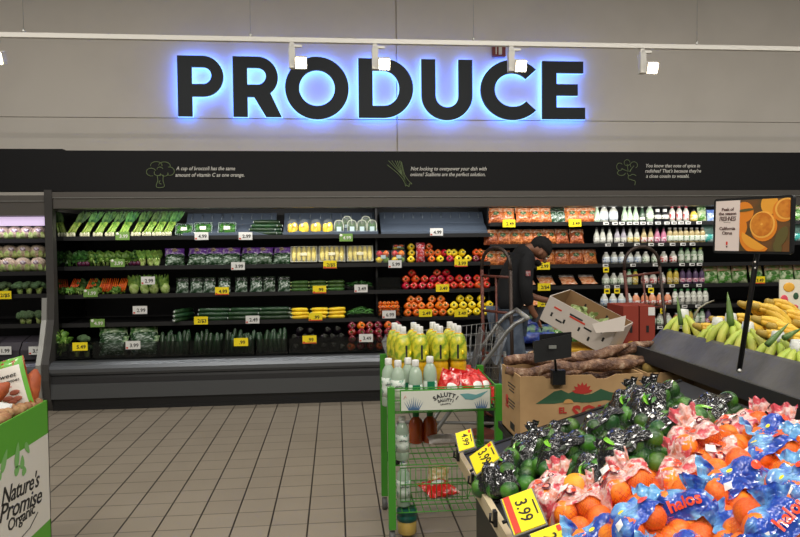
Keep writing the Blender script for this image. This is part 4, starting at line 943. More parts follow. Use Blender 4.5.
def fruit_mesh(name, r, m, squash=.93, bmp=.015):
    mb = MB(); mb.ell((0, 0, 0), (r, r, r*squash), 18, 12, fn=lambda d: 1+bmp*noise.noise(d*3)-(.06*max(0, (d.z-.93)/.07)))
    return mb.build(name, m)
ORG = mat('orange_peel', (252, 142, 22), .38, c2=(246, 114, 10), ns=18, bump=.35, bs=420, rand=.12, coat=.15)
LIM = mat('lime_peel', (74, 124, 34), .3, c2=(28, 74, 22), ns=16, bump=.25, bs=300, rand=.3, coat=.3)
GRF = mat('grapefruit_peel', (240, 176, 40), .4, c2=(234, 150, 36), ns=14, bump=.3, bs=350)
FR = {'lime': ('lime', .0285, LIM, 1.08), 'orange': ('orange', .0315, ORG, .93)}
FM = {}
def netmat(name, rgb, nu, nv):
    m = mat(name, rgb, .4); N, L, b = mnodes(m); tc = N.new('ShaderNodeTexCoord'); sx = N.new('ShaderNodeSeparateXYZ'); L.new(tc.outputs['UV'], sx.inputs[0])
    def ln(s):
        v = mth(N, L, 'ADD', mth(N, L, 'MULTIPLY', sx.outputs[0], nu), mth(N, L, 'MULTIPLY', sx.outputs[1], nv*s))
        f = mth(N, L, 'FRACT', mth(N, L, 'ADD', v, 100)); return mth(N, L, 'GREATER_THAN', mth(N, L, 'ABSOLUTE', mth(N, L, 'SUBTRACT', f, .5)), .445)
    L.new(mth(N, L, 'MAXIMUM', ln(1), ln(-1)), b.inputs['Alpha']); return m
NETG = netmat('green_net', (20, 50, 22), 42, 22); NETR = netmat('red_net', (196, 30, 30), 44, 22); NETO = netmat('orange_net', (226, 80, 30), 44, 22)
BLKF = mat('black_printed_film', (14, 14, 16), .13, coat=1, c2=(60, 70, 58), ns=24, lo=.62, hi=.7, bump=1.2, bs=38)
PINKF = mat('pink_printed_film', (216, 84, 96), .14, coat=.8, c2=(243, 216, 210), ns=34, lo=.40, hi=.50, c3=(232, 150, 128), bump=.9, bs=34, alpha=.86)
BLUEF = mat('blue_printed_film', (34, 74, 176), .14, coat=.8, c2=(120, 178, 222), ns=9, lo=.46, hi=.54, bump=1.0, bs=38)
REDRING = mat('maroon_print', (84, 20, 34), .2, coat=.6); ORPR = mat('orange_red_print', (232, 76, 40), .2, coat=.6)
STK = mat('white_sticker', (228, 226, 222), .3)
NEON = mat('lime_green_print', (120, 190, 40), .25, coat=.6)
def fruit_bag(kind, seed):
    def f():
        rn = random.Random(seed); fk = 'lime' if kind == 'lime' else 'orange'
        nm, r, m, sq = FR[fk]
        a, b = (.125, .088) if kind == 'lime' else (.115, .088)
        root = empty({'lime': 'bag_of_limes', 'pink': 'bag_of_oranges', 'blue': 'bag_of_mandarins'}[kind]); C = []
        for lay, (s, z) in enumerate(((1, r), (.62, r*2.5))):
            st = r*2.02; ny = int(2*b*s/st)+1; nx = int(2*a*s/st)+1
            for j in range(ny):
                for i in range(nx):
                    x = (i-(nx-1)/2+.25*((j % 2)*2-1)+(.3 if lay else 0))*st; y = (j-(ny-1)/2)*st*.9
                    if (x/a/s)**2+(y/b/s)**2 < 1.15: C.append(Vector((x+rn.uniform(-.004, .004), y+rn.uniform(-.004, .004), z+rn.uniform(-.003, .004))))
        if fk not in FM:
            o = fruit_mesh(nm, r, m, sq); FM[fk] = o.data; bpy.data.objects.remove(o)
        for c in C:
            o = bpy.data.objects.new(nm, FM[fk]); COL.objects.link(o); o.parent = root; o.location = c; o.rotation_euler = (rn.uniform(0, 6), rn.uniform(0, 6), rn.uniform(0, 6))
        c0 = Vector((0, 0, r*1.5))
        def rad(d):
            best = .02
            for c in C:
                e = c-c0; q = e.dot(d); disc = r*r*1.06-(e.length_squared-q*q)
                if disc > 0: best = max(best, q+sqrt(disc))
                elif q > 0 and disc > -r*r*.9: best = max(best, q*(1+disc/(r*r*2)))
            return best
        nu, nv = 34, 20; G = [[rad(Vector((sin(pi*i/nv)*cos(2*pi*j/nu), sin(pi*i/nv)*sin(2*pi*j/nu), cos(pi*i/nv)))) for j in range(nu)] for i in range(nv+1)]
        for _ in range(2):
            G = [[(G[i][j]*2+G[max(i-1, 0)][j]+G[min(i+1, nv)][j]+G[i][(j-1) % nu]+G[i][(j+1) % nu])/6 for j in range(nu)] for i in range(nv+1)]
        def R(d):
            th = math.acos(max(-1, min(1, d.z)))/pi*nv; ph = (atan2(d.y, d.x)/(2*pi) % 1)*nu
            i = min(int(th), nv-1); j = int(ph) % nu; ft = th-i; fp_ = ph-int(ph)
            return (G[i][j]*(1-ft)+G[i+1][j]*ft)*(1-fp_)+(G[i][(j+1) % nu]*(1-ft)+G[i+1][(j+1) % nu]*ft)*fp_
        mb = MB(); uvs = []
        for i in range(nv+1):
            for j in range(nu+1):
                d = Vector((sin(pi*i/nv)*cos(2*pi*j/nu), sin(pi*i/nv)*sin(2*pi*j/nu), cos(pi*i/nv))); mb.v.append(tuple(c0+d*(R(d)*1.0+.002))); uvs.append((j/nu, i/nv))
        for i in range(nv):
            for j in range(nu): k = i*(nu+1)+j; mb.f.append((k, k+nu+1, k+nu+2, k+1)); mb.m.append(0); mb.sm.append(True)
        mb.build('net', {'lime': NETG, 'pink': NETR, 'blue': NETO}[kind], root, uvs=uvs)
        Gf = [g_[:] for g_ in G]
        for _ in range(7):
            Gf = [[(Gf[i][j]*2+Gf[max(i-1, 0)][j]+Gf[min(i+1, nv)][j]+Gf[i][(j-1) % nu]+Gf[i][(j+1) % nu])/6 for j in range(nu)] for i in range(nv+1)]
        Gf = [[max(G[i][j]-.001, Gf[i][j]) for j in range(nu)] for i in range(nv+1)]
        def RF(d):
            th = math.acos(max(-1, min(1, d.z)))/pi*nv; ph = (atan2(d.y, d.x)/(2*pi) % 1)*nu
            i = min(int(th), nv-1); j = int(ph) % nu; ft = th-i; fp_ = ph-int(ph)
            return (Gf[i][j]*(1-ft)+Gf[i+1][j]*ft)*(1-fp_)+(Gf[i][(j+1) % nu]*(1-ft)+Gf[i+1][(j+1) % nu]*ft)*fp_
        nx_, ny_ = (rn.uniform(-1.0, -.45), rn.uniform(-.5, .3)) if kind == 'lime' else ((rn.uniform(-.4, .3), -.75) if (kind == 'blue' and seed % 3) else (rn.uniform(-.6, .5), rn.uniform(-.2, .5)))
        n = Vector((nx_, ny_, .8)).normalized()
        e1 = Vector((0, 1, 0)).cross(n).normalized(); e2 = n.cross(e1)
        fm = {'lime': BLKF, 'pink': PINKF, 'blue': BLUEF}[kind]; tm = {'lime': 1.12, 'pink': 1.0, 'blue': .74}[kind]
        w1, w2_ = (1.35, .95) if kind == 'lime' else (1.4, .85)
        def surf(x, y, off=.006, crum=.006):
            t = sqrt(x*x+y*y)
            d = (n*cos(t)+((e1*x+e2*y)/t*sin(t) if t > 1e-6 else Vector())).normalized()
            p = c0+d*(RF(d)+off)
            q = Vector((p.x*16+seed, p.y*62, p.z*34)) if kind == 'lime' else p*32+Vector((seed, 0, 0)); rdg = abs(noise.noise(q))+.6*abs(noise.noise(q*2.1))
            return p+d*(crum*(1.1*rdg-.2))
        fl = MB()
        def fg(u, v):
            t = tm*v*(1+.14*sin(3*u*2*pi+seed)+.07*sin(7*u*2*pi)+.04*sin(13*u*2*pi)); return surf(t*cos(u*2*pi)*w1, t*sin(u*2*pi)*w2_)
        fl.grid(fg, 56, 20, smooth=False); fl.build('printed_film', fm, root)
        # gathered end lying off one side
        tl = MB(); ta = rn.choice([.5, 2.4, 1.2, 2.9]); bp_ = surf(tm*.92*w1*cos(ta), tm*.92*w2_*sin(ta), .002); od_ = (bp_-c0).normalized(); sd = od_.cross(n).normalized(); upn = (od_*.95+n*{'blue': .05, 'pink': .3, 'lime': 0}[kind]).normalized()
        ln_ = .03 if kind == 'lime' else .055
        def tg(u, v):
            wd = .016+.034*v*(1-.25*v); q = Vector((u*9+seed, v*5, 0))
            p = bp_+upn*ln_*(v*(1+.15*sin(u*pi))-.25)+sd*(u-.5)*2*wd
            return p+n*(.007*sin(u*17+seed)*(.4+.6*v)+.006*noise.noise(q))-n*.02*v*v*(1 if kind == 'blue' else 0)
        tl.grid(tg, 22, 12, smooth=False); tl.build('gathered_end', fm, root)
        def patch(nm_, mesh, m_, x0, y0, s, rot_=0, off=.0115):
            q = MB(); vv = []
            for v in mesh.vertices:
                x = (v.co.x*cos(rot_)-v.co.y*sin(rot_))*s+x0; y = (v.co.x*sin(rot_)+v.co.y*cos(rot_))*s+y0
                vv.append(surf(x, y, off+.004+(.0006 if v.co.z > 0 else 0), .001))
            q.add(vv, [tuple(p.vertices) for p in mesh.polygons], 0, False); return q.build(nm_, m_, root)
        def disc(rx, ry, n_=16):
            q = bpy.data.meshes.new('d'); q.from_pydata([(0, 0, 0)]+[(rx*cos(2*pi*i/n_), ry*sin(2*pi*i/n_), 0) for i in range(n_)], [], [(0, i+1, (i+1) % n_+1) for i in range(n_)]); return q
        if kind == 'lime':
            patch('white_sticker', disc(.10, .09, 4), STK, rn.uniform(-.3, .3), rn.uniform(-.3, .1), 1, .6)
            patch('green_print', disc(.30, .06), NEON, rn.uniform(-.2, .4), rn.uniform(-.4, -.1), 1, rn.uniform(0, 2))
        elif kind == 'pink':
            for k in range(3):
                x, y = rn.uniform(-.6, .6), rn.uniform(-.4, .3); patch('maroon_ring', disc(.15, .14), REDRING, x, y, 1); patch('ring_centre', disc(.08, .075), PINKF, x, y, 1, 0, .0135)
            for k in range(4): patch('orange_print', disc(.12, .10), ORPR, rn.uniform(-.7, .7), rn.uniform(-.45, .4), 1)
            patch('white_sticker', disc(.22, .16, 4), STK, rn.uniform(-.2, .2), 0.1, 1, .5, .0145)
        else:
            if seed % 3 == 1: patch('halos_lettering', text_mesh('halos', .42, bold=.03), ORPR, .1, -.12, 1, .1)
            else: patch('orange_print', disc(.16, .12), ORPR, .3, -.1, 1); patch('yellow_ring_print', disc(.09, .05), CARDY, -.35, .15, 1)
            patch('barcode_patch', disc(.13, .10, 4), STK, -.62, -.15, 1, .4)
        for o in root.children:
            if o.type == 'MESH' and len(o.data.materials) == 0: o.data.materials.append(m)
        return root
    return f
def put_bags(kind, lst, desc, cat, grp):
    for i, (px, py, h, rz, dsc) in enumerate(lst):
        p = on_tray(px, py, h+.03); v = i % 3
        M = Matrix.Translation(p) @ TRAYROT @ Matrix.Rotation(rz, 4, 'Z') @ Matrix.Translation((0, 0, -.045))
        o = inst((kind, v), fruit_bag(kind, v*7+3), M.to_translation(), M.to_3x3(), 1, desc+dsc, cat, None)
put_bags('lime', [(533, 450, .0, .3, 'in the left corner behind the price cards'), (503, 474, .0, 1.2, 'at the left table edge beside the 3.99 card'), (571, 452, .02, -.4, 'in front of the cassava box'),
    (603, 473, .02, .2, 'bordering the pink orange bags at left'), (608, 428, .03, .1, 'lying under the sun print of the box'), (632, 450, .07, -.2, 'in the middle of the lime heap'),
    (656, 404, .07, .5, 'topmost at the rear beside the box'), (675, 430, .07, .0, 'with film up in the centre right'), (712, 415, .01, .4, 'under the black banana shelf'), (690, 458, .0, .4, 'just left of the tall pink bag'),
    (556, 440, -.02, .5, 'left rear below the box lettering'), (640, 478, -.01, 1.5, 'low between limes and pink bags'), (634, 404, -.01, .4, 'rear of heap touching the cardboard box'), (660, 445, .03, .6, 'low in the middle right')],
    'black-labelled net bag of limes ', 'bag of limes', 'lime bags')
put_bags('pink', [(556, 500, .0, .5, 'behind the big 3.99 card'), (634, 492, .03, .15, 'with white sticker in front of the limes'), (700, 447, .05, .3, 'standing tall right of the limes'),
    (745, 438, .0, -.2, 'under the black shelf end'), (590, 515, .0, -.3, 'near the front left corner'), (690, 480, .0, .1, 'between two blue bags'), (788, 447, -.02, .6, 'far right under the shelf'), (725, 465, .0, 1.2, 'low behind the blue bags')],
    'pink-printed net bag of oranges ', 'bag of oranges', 'pink bags')
put_bags('blue', [(645, 530, .05, .35, 'front left with folded film'), (700, 512, .04, -.7, 'beside the front left one'), (738, 484, .05, .1, 'in the middle of the blue heap'), (782, 462, .04, -.2, 'at the right edge, upper'),
    (775, 528, .06, .15, 'largest at bottom right'), (600, 541, .0, .3, 'at the bottom edge left'), (800, 495, .03, .5, 'at the right edge, lower'), (720, 545, .0, .9, 'at the bottom edge centre'), (765, 440, .0, .5, 'rear right by the pink ones'), (830, 530, .02, .2, 'beyond the right edge'), (830, 470, .0, 1.0, 'beyond the right edge, rear'), (680, 560, .0, .2, 'bottom row below the edge'), (640, 580, .0, .6, 'nearest at the front left'), (760, 580, .02, .1, 'nearest at the front right')],
    'blue-printed net bag of mandarins ', 'bag of mandarins', 'blue bags')
gr = fruit_mesh('grapefruit', .04, GRF); p = on_tray(577, 487, .07); gr.location = p; tag(gr, 'single yellow-orange citrus between limes and pink bags', 'grapefruit')

# price signs clipped on the table edge
def edge_sign(w_, h_, red, txt):
    def f():
        r = empty('edge_price_sign'); MB().box((0, .003, 0), (w_+.008, .003, h_+.008)).build('clear_holder', mat('grey_sign_holder', (120, 122, 120), .2), r)
        MB().box((0, 0, 0), (w_, .003, h_)).build('card', CARDY, r)
        if red: MB().box((0, -.002, -h_*.36), (w_, .001, h_*.2)).build('red_band', REDP, r)
        else: MB().box((-w_*.38, -.002, h_*.38), (w_*.16, .001, h_*.14)).build('red_corner', REDP, r)
        text_obj('price_text', txt, h_*.56, INK, (.0, -.002, h_*.02), (pi/2, 0, 0), r, bold=.008)
        MB().box((0, -.002, h_*.40), (w_*.4, .001, h_*.05)).build('small_print', INK, r)
        MB().tube([(0, .005, -h_*.3), (0, .012, -h_*.62), (.0, .012, -h_*.72)], .005, 6).build('sign_post', BLK, r)
        return r
    return f
def signrot(upx, tw=0):
    ex = Vector((0, -1, tw)).normalized(); up = Vector((upx, 0, sqrt(max(0, 1-upx*upx)))); up = (up-ex*up.dot(ex)).normalized(); ey = up.cross(ex)
    return Matrix((ex, ey, up)).transposed()
for (px, py, X, w_, h_, red, txt, upx, tw, lab) in ((465, 440, .455, .085, .058, False, '4.99', .9, -.6, 'small yellow price sign at the far end of the table edge'),
      (484, 457.5, .475, .115, .09, False, '3.99', .8, -.18, 'yellow 3.99 price sign in a grey holder beside the limes'), (523, 511, .475, .135, .085, True, '3.99', .92, -.33, 'large yellow 3.99 sign with a red band on the table edge'),
      (553, 546, .50, .12, .08, False, '2.99', .92, -.3, 'yellow price sign cut off by the bottom edge of the photo')):
    p = at(px, py, X=X); inst(('es', w_, red), edge_sign(w_, h_, red, txt), p, signrot(upx, tw), 1, lab, 'price sign')

# ================================================================== CASSAVA BOXES
KR = mat('kraft_cardboard', (176, 142, 98), .8, c2=(166, 132, 90), ns=8); KRI = mat('kraft_inside', (140, 108, 72), .85)
PGN = mat('print_dark_green', (44, 84, 56), .7); PRD = mat('print_brick_red', (170, 44, 34), .7)
tb = empty('display_stand', (1.35, 2.92, 0)); tag(tb, 'low black stand carrying the two cassava boxes', 'display stand')
MB().box((0, 0, .675), (1.2, .42, .03)).build('stand_top', BLK, tb); MB().box((0, .02, .33), (1.1, .34, .66)).build('stand_base', BLK, tb)
def cassava_box(prn):
    def f():
        r = empty('cassava_box'); W, D, Hh = .53, .31, .28; t = .006
        mb = MB(); mb.box((0, 0, t/2), (W, D, t)); mb.box((0, D/2-t/2, Hh/2), (W, t, Hh)); mb.box((-W/2+t/2, 0, Hh/2), (t, D-2*t, Hh)); mb.box((W/2-t/2, 0, Hh/2), (t, D-2*t, Hh))
        hh = Hh
        poly = [(-W/2, 0), (W/2, 0), (W/2, hh), (.24*W+.02, hh), (.20*W, hh-.018), (.12*W, hh-.018), (.08*W, hh), (-.1, hh), (-.115, hh-.012), (-.15, hh-.012), (-.165, hh), (-W/2, hh)]
        mb.prism(poly, -D/2, -D/2+t, 'y'); mb.build('carton', KR, r)
        if prn:
            y = -D/2-.001
            def fl(nm, pts, m, yy=y):
                q = MB(); q.prism(pts, yy, yy+.0006, 'y'); return q.build(nm, m, r)
            fl('mountain_print', [(-.20, .165), (-.15, .195), (-.12, .215), (-.09, .22), (-.06, .205), (-.03, .215), (0, .195), (.04, .2), (.08, .22), (.12, .205), (.18, .195), (.23, .175), (.14, .165), (.1, .172), (.03, .163), (-.06, .17), (-.12, .163)], PGN)
            q = [(0, .2)]+[(.0+(.032+.014*(i % 2))*cos(pi*i/14), .205+(.032+.014*(i % 2))*sin(pi*i/14)) for i in range(15)]
            fl('sun_print', q, PRD, y-.0006)
            fl('palm_trunk_print', [(-.008, .165), (.008, .165), (.006, .2), (-.006, .2)], PGN, y-.001)
            q = [(.022*cos(pi*i/6)-.06, .163+.018*sin(pi*i/6)) for i in range(7)]; fl('hill_print', q, mat('print_tan', (190, 140, 80), .7), y-.001)
            text_obj('box_lettering', 'SOL', .085, PRD, (.03, y-.0005, .118), (pi/2, 0, 0), r, bold=.03); text_obj('box_lettering', 'EL', .034, PRD, (-.085, y-.0005, .133), (pi/2, 0, 0), r, bold=.03)
            fl('small_print', [(-.2, .03), (-.05, .03), (-.05, .036), (-.2, .036)], INK)
            for k in range(6):
                q = MB(); q.box((-W/2-.001, -.02+.01*(k % 2), .22-.014*k-.03*(k > 2)), (.001, .12-.02*(k % 3), .005)); q.build('small_print', INK, r)
            q = MB(); q.tube([(-W/2-.0005, .06, .14), (-W/2-.002, .06, .14)], .022, 12); q.box((-W/2-.001, .06, .11), (.001, .05, .012)); q.build('round_red_print', PRD, r)
            q = MB(); q.box((-W/2-.001, -.03, .04), (.001, .07, .03)); q.build('hand_hole', INK, r)
        return r
    return f
inst('cb1', cassava_box(True), (.753+.265, 2.905, .692), label='kraft cardboard box printed with a red sun over green mountains', cat='cardboard box')
inst('cb2', cassava_box(False), (1.565, 2.905, .692), label='plain kraft box right of the sun-printed box', cat='cardboard box')
YUC = mat('cassava_bark', (84, 56, 40), .55, c2=(132, 98, 72), ns=20, lo=.42, hi=.60, c3=(190, 166, 140), bump=1.0, bs=70, stretch=(1.2, 1, 1), rand=.15)  # palest tone paints the roots' cream sheen into the bark colour
def cassava(seed):
    def f():
        rn = random.Random(seed); mb = MB(); L_ = .33; K = 14; pts = []; rr = []
        for i in range(K+1):
            t = i/K; pts.append(((t-.5)*L_, .012*sin(t*5+seed), .012*sin(t*4+seed*2))); rr.append(.027*max(.16, sin(pi*min(1, t*.8+.16))**.6)*(1+.12*sin(t*17+seed)+.06*rn.uniform(-1, 1)))
        mb.tube(pts, rr, 12); return mb.build('cassava_root', YUC)
    return f
CS = [(540, 357, 2.98, 1.01, .1, 0), (565, 353, 3.02, 1.035, -.12, 1), (596, 350, 2.98, 1.045, .05, 2), (622, 346, 3.02, 1.05, -.06, 3), (562, 365, 2.87, .995, .06, 4), (607, 362, 2.86, 1.01, -.1, 5), (640, 357, 2.92, 1.02, .2, 6), (544, 366, 2.86, .985, -.04, 7)]
PL = ['far left rear', 'rear left behind the black sign', 'rear middle', 'topmost at the rear right', 'front middle under the black sign', 'front right, longest', 'right end near the banana shelf', 'front left']
for i, (px, py, Y, z, a, s) in enumerate(CS):
    inst(('cas', s % 4), cassava(s % 4), (XX(px, Y, z), Y, z-.02), (radians(20*i), radians(-7 if px > 560 else 4), a), (1.0, 1, 1), 'brown cassava root in the cardboard box, '+PL[i], 'cassava root')
for i, (px, py, Y, z) in enumerate([(590, 370, 2.93, .93), (547, 370, 2.95, .92), (625, 370, 2.95, .93)]):
    inst(('cas', i), None, (XX(px, Y, z), Y, z-.02), (1+i, 0, .05), 1, 'brown cassava root low in the cardboard box, '+['middle', 'left', 'right'][i], 'cassava root')
MAL = mat('malanga_skin', (150, 124, 60), .8, c2=(112, 92, 40), ns=30)
for i, (px, Y, z) in enumerate([(655, 2.9, .96), (675, 2.92, .965), (695, 2.9, .96), (665, 3.0, .96), (688, 3.0, .97)]):
    def ml():
        mb = MB(); mb.ell((0, 0, 0), (.06, .04, .04), 14, 10, fn=lambda d: 1+.15*noise.noise(d*3)); return mb.build('root_vegetable', MAL)
    inst('mal', ml, (XX(px, Y, z), Y, z), (0, 0, i*1.3), 1, 'knobbly yellow-brown root in the plain box, '+['front left', 'front middle', 'front right', 'rear left', 'rear right'][i], 'root vegetable')
# black blank sign with its clip
bs_ = empty('blank_sign', (0, 0, 0)); tag(bs_, 'blank black sign panel on a stem clipped to the cassava box', 'sign')
A = at(533, 341.5, Y=2.68); B = at(571.5, 334, Y=2.70); Cc = at(535, 363, Y=2.67); Dd = at(571.5, 357, Y=2.69)
def slab(name, quad, t, m, parent, mi=0):
    q = [Vector(v) for v in quad]; n = (q[1]-q[0]).cross(q[3]-q[0]).normalized()*t
    mb = MB(); mb.add([tuple(v) for v in q]+[tuple(v+n) for v in q], [(0, 1, 2, 3), (7, 6, 5, 4), (0, 4, 5, 1), (1, 5, 6, 2), (2, 6, 7, 3), (3, 7, 4, 0)], 0, False); return mb.build(name, m, parent)
slab('sign_panel', [A, B, Dd, Cc], .006, BLK, bs_)
slab('rear_panel', [at(540, 334.5, Y=2.72), at(571.5, 332, Y=2.74), at(571.5, 342, Y=2.74), at(540, 345, Y=2.72)], .005, BLK, bs_)
MB().tube([at(554, 348, Y=2.69), at(556, 371, Y=2.72)], .005, 6).build('stem', BLK, bs_)
mb = MB(); c = at(558, 377, Y=2.735); mb.box(c, (.055, .03, .06)); mb.build('clip_base', BLK, bs_)
mb = MB(); c = at(552.5, 347, Y=2.668); mb.box(c, (.03, .008, .012)); mb.build('hook', STEEL, bs_)

# ================================================================== BANANA TIER
bsd = empty('banana_stand', (1.9, 1.9, 0)); tag(bsd, 'raised black tiered stand holding the bananas at right', 'banana stand')
yn, yfar = .7, 3.06
def prb(poly, name, m, a=yn, b=yfar):
    mb = MB(); mb.prism([(x-1.9, z) for x, z in poly], a-1.9, b-1.9, 'y'); return mb.build(name, m, bsd)
RUB = mat('sheen_black_board', (74, 73, 71), .42, c2=(98, 96, 93), ns=5, lo=.4, hi=.7, bump=.2, bs=30)  # lighter greys put the board's sheen into its colour
prb([(1.46, 0), (1.46, 1.0), (2.6, 1.0), (2.6, 0)], 'cabinet_body', BLK, yn, 2.66)
prb([(1.362, 1.052), (1.362, .99), (1.372, .985), (1.43, 1.0), (1.48, 1.03), (1.48, 1.045), (1.375, 1.005), (1.375, 1.052)], 'price_channel', DGR)
prb([(1.42, 1.02), (1.505, 1.118), (1.515, 1.125), (1.53, 1.115), (1.45, 1.01)], 'front_board', RUB, yn, yfar-.02)
prb([(1.45, 1.0), (1.50, 1.04), (2.6, 1.2), (2.6, 1.0)], 'sloped_bed', BLK)
GLSB = MB(); 
BY = mat('banana_yellow', (240, 206, 84), .45, c2=(226, 180, 56), ns=9, rand=.1, stretch=(1, 1, 1)); BG = mat('banana_green_yellow', (206, 204, 92), .45, c2=(170, 188, 74), ns=9, rand=.1)
BT = mat('banana_tip', (60, 46, 24), .7); TAPE = mat('white_stem_wrap', (206, 208, 200), .4, bump=.4, bs=60)
def bananas(m, wrap, n=5, spread=.55):
    def f():
        r = empty('banana_bunch'); rn = random.Random(n)
        for i in range(n):
            a = (i-(n-1)/2)/n*2*spread; mb = MB(); pts = []; rr = []; K = 9
            for k in range(K+1):
                t = k/K; ang = t*1.25; R_ = .16
                x = (sin(ang))*R_*1.05; z = -(1-cos(ang))*R_*1.3
                if wrap: q = Vector((sin(a)*(.012+.075*sin(min(1, t*1.15)*pi*.62)), -.012-.045*sin(t*pi)*cos(a)-.01*(i % 2), -t*.15+.01*abs(sin(a))))
                else: q = Vector((x*cos(a), x*sin(a)-.005*i, z+.012*(i % 2)))
                pts.append(q); rr.append((.0165 if wrap else .0185)*(.42+.58*min(1, t*5))*(1 if t < .85 else max(.35, 1-(t-.85)*4)))
            mb.tube(pts, rr, 7); b = mb.build('banana', m, r)
            MB().tube([pts[-1], pts[-1]+(pts[-1]-pts[-2]).normalized()*.008], [.006, .004], 6).build('banana_tip', BT, b)
        c = MB(); 
        if wrap: c.tube([(0, -.01, -.02), (0, -.01, .01), (0, -.006, .034)], [.025, .024, .02], 10); c.build('white_wrap', TAPE, r)
        else: c.tube([(.012, 0, 0), (-.012, 0, .004), (-.028, 0, .008)], [.017, .013, .010], 8); c.build('crown', mat('banana_crown', (168, 140, 56), .6), r)
        return r
    return f
for i, (px, py, Y) in enumerate([(684, 317, 2.86), (718, 326, 2.6), (731, 322, 2.52), (748, 331, 2.38), (778, 341, 2.18), (797, 350, 2.06), (700, 322, 2.74)]):
    if i == 6: continue
    q = at(px, py, X=1.60); x, Y, z = q
    inst('bw', bananas(BG, True, 4, 1.3), (x, Y, z), (radians(-8), 0, radians(-40)), 1.0, 'greenish banana bunch with white-wrapped stem, '+['farthest left beside the hand truck', 'second along the board', 'third, below the pointed leaf', 'just behind the poster pole', 'right of the poster pole', 'at the right edge of the photo'][i], 'banana bunch')
for i, (px, py, Y, rz, rx, k) in enumerate([(745, 303, 2.75, .1, 0, 'topmost left of the yellow heap'), (758, 305, 2.7, -.1, .2, 'on top near the middle of the yellow heap'), (772, 301, 2.75, .2, 0, 'topmost right of the yellow heap'), (760, 318, 2.55, -.2, .1, 'in the middle of the yellow heap'),
      (775, 325, 2.5, .1, 0, 'in the lower right of the yellow heap'), (735, 315, 2.7, .25, .2, 'at the left foot of the yellow heap'), (715, 318, 2.8, .4, .2, 'lying left of the main yellow heap'), (700, 325, 2.75, .2, 0, 'small yellow one between the green bunches'), (785, 312, 2.7, 0, 0, 'at the right edge of the yellow heap'), (765, 332, 2.4, .1, 0, 'lowest beside the poster pole'), (790, 335, 2.35, .1, 0, 'low at the right edge'), (800, 322, 2.5, .2, 0, 'far right behind the wrapped bunches')]):
    z = ZZ(py, XX(px, Y, 1.2), Y); x = XX(px, Y, z)
    inst('byl', bananas(BY, False, 5, .5), (x, Y, z-.012), (rx, .15, rz), 1.15, 'ripe yellow banana bunch '+k, 'banana bunch')
LF = mat('aloe_leaf_green', (104, 132, 66), .45, c2=(70, 108, 50), ns=20)
for i, (px0, py0, px1, py1, Y, wd) in enumerate([(731, 326, 727.5, 292, 2.6, .028), (681, 325, 677, 296, 2.85, .02), (767, 345, 789, 323, 2.25, .02), (784, 338, 802, 328, 2.25, .02)]):
    a = at(px0, py0, Y=Y); b = at(px1, py1, Y=Y+.02); mb = MB(); d = b-a; s = Vector((1, .1, 0)).normalized()
    mb.tube([a-a, d*.3, d*.7, d], [wd*.55, wd*.5, wd*.28, .001], 8); o = mb.build('pointed_leaf', LF); o.location = a; tag(o, 'stiff pointed green leaf '+['upright in the middle of the bananas', 'upright at the far left of the bananas', 'leaning right below the banana heap', 'leaning at the right edge over the wrapped bunches'][i], 'leaf')
mb = MB(); pts = [at(x, y, Y=2.8) for x, y in ((694, 318), (699, 308), (707, 303), (714, 300.5))]; a = pts[0].copy(); mb.tube([p-a for p in pts], [.005, .004, .003, .002], 6); o = mb.build('dry_stalk', mat('dry_stalk', (150, 146, 128), .7)); o.location = a; tag(o, 'thin curved dry stalk rising from the leftmost bananas', 'stalk')
# poster
ps = empty('poster_stand'); tag(ps, 'black pole holding an orange citrus poster above the bananas', 'poster stand')
def cam3(px, py, zc): return Vector((0, 0, CAMZ))+(fw+RV*((px-400)/FPX)+UV_*((268.5-py)/FPX))*zc
TL = cam3(713.5, 198.5, 2.48); TR = cam3(793, 194, 2.236); BL = cam3(714, 253.5, 2.48); BR = cam3(792, 255.5, 2.236)
ex = (TR-TL); exn = ex.normalized(); ez = (TL-BL).normalized(); ez = (ez-exn*ez.dot(exn)).normalized(); ey = ez.cross(exn)
W_ = ex.length; H_ = (TL-BL).length*.98
Mp = Matrix((exn, ey, ez)).transposed().to_4x4(); ctr = (TL+TR+BL+BR)/4
pf = empty('poster_board', ctr); pf.rotation_euler = Mp.to_euler(); 
rr_ = .012; rp = arc(W_/2-rr_, H_/2-rr_, rr_, rr_, 0, 90, 4)+arc(-W_/2+rr_, H_/2-rr_, rr_, rr_, 90, 180, 4)+arc(-W_/2+rr_, -H_/2+rr_, rr_, rr_, 180, 270, 4)+arc(W_/2-rr_, -H_/2+rr_, rr_, rr_, 270, 360, 4)
COL.objects.unlink(pf); bpy.data.objects.remove(pf)
ps.location = ctr; ps.rotation_euler = Mp.to_euler()
mb = MB(); mb.prism(rp, 0, .014, 'y'); mb.build('frame', BLK, ps)
w2, h2 = W_-.018, H_-.018
def pprint(name, pts, m, lay):
    mb = MB(); mb.prism(pts, -.0012-.0004*lay, -.0004*lay, 'y'); return mb.build(name, m, ps)
xs = -w2/2+w2*.345
pprint('cream_panel', [(-w2/2, -h2/2), (xs, -h2/2), (xs, h2/2), (-w2/2, h2/2)], mat('poster_cream', (222, 208, 200), .5), 0)
pprint('photo_panel', [(xs, -h2/2), (w2/2, -h2/2), (w2/2, h2/2), (xs, h2/2)], mat('poster_brown', (122, 74, 30), .5, c2=(84, 66, 34), ns=10), 0)
xm = (-w2/2+xs)/2; PT = mat('poster_brown_text', (88, 62, 56), .6)
for t, z, s in (('Peak of', .058, .0155), ('the season', .043, .0155), ('California', -.010, .0155), ('Citrus', -.026, .0155)): text_obj('poster_text', t, s, PT, (xm, -.0016, z), (pi/2, 0, 0), ps, bold=.02)
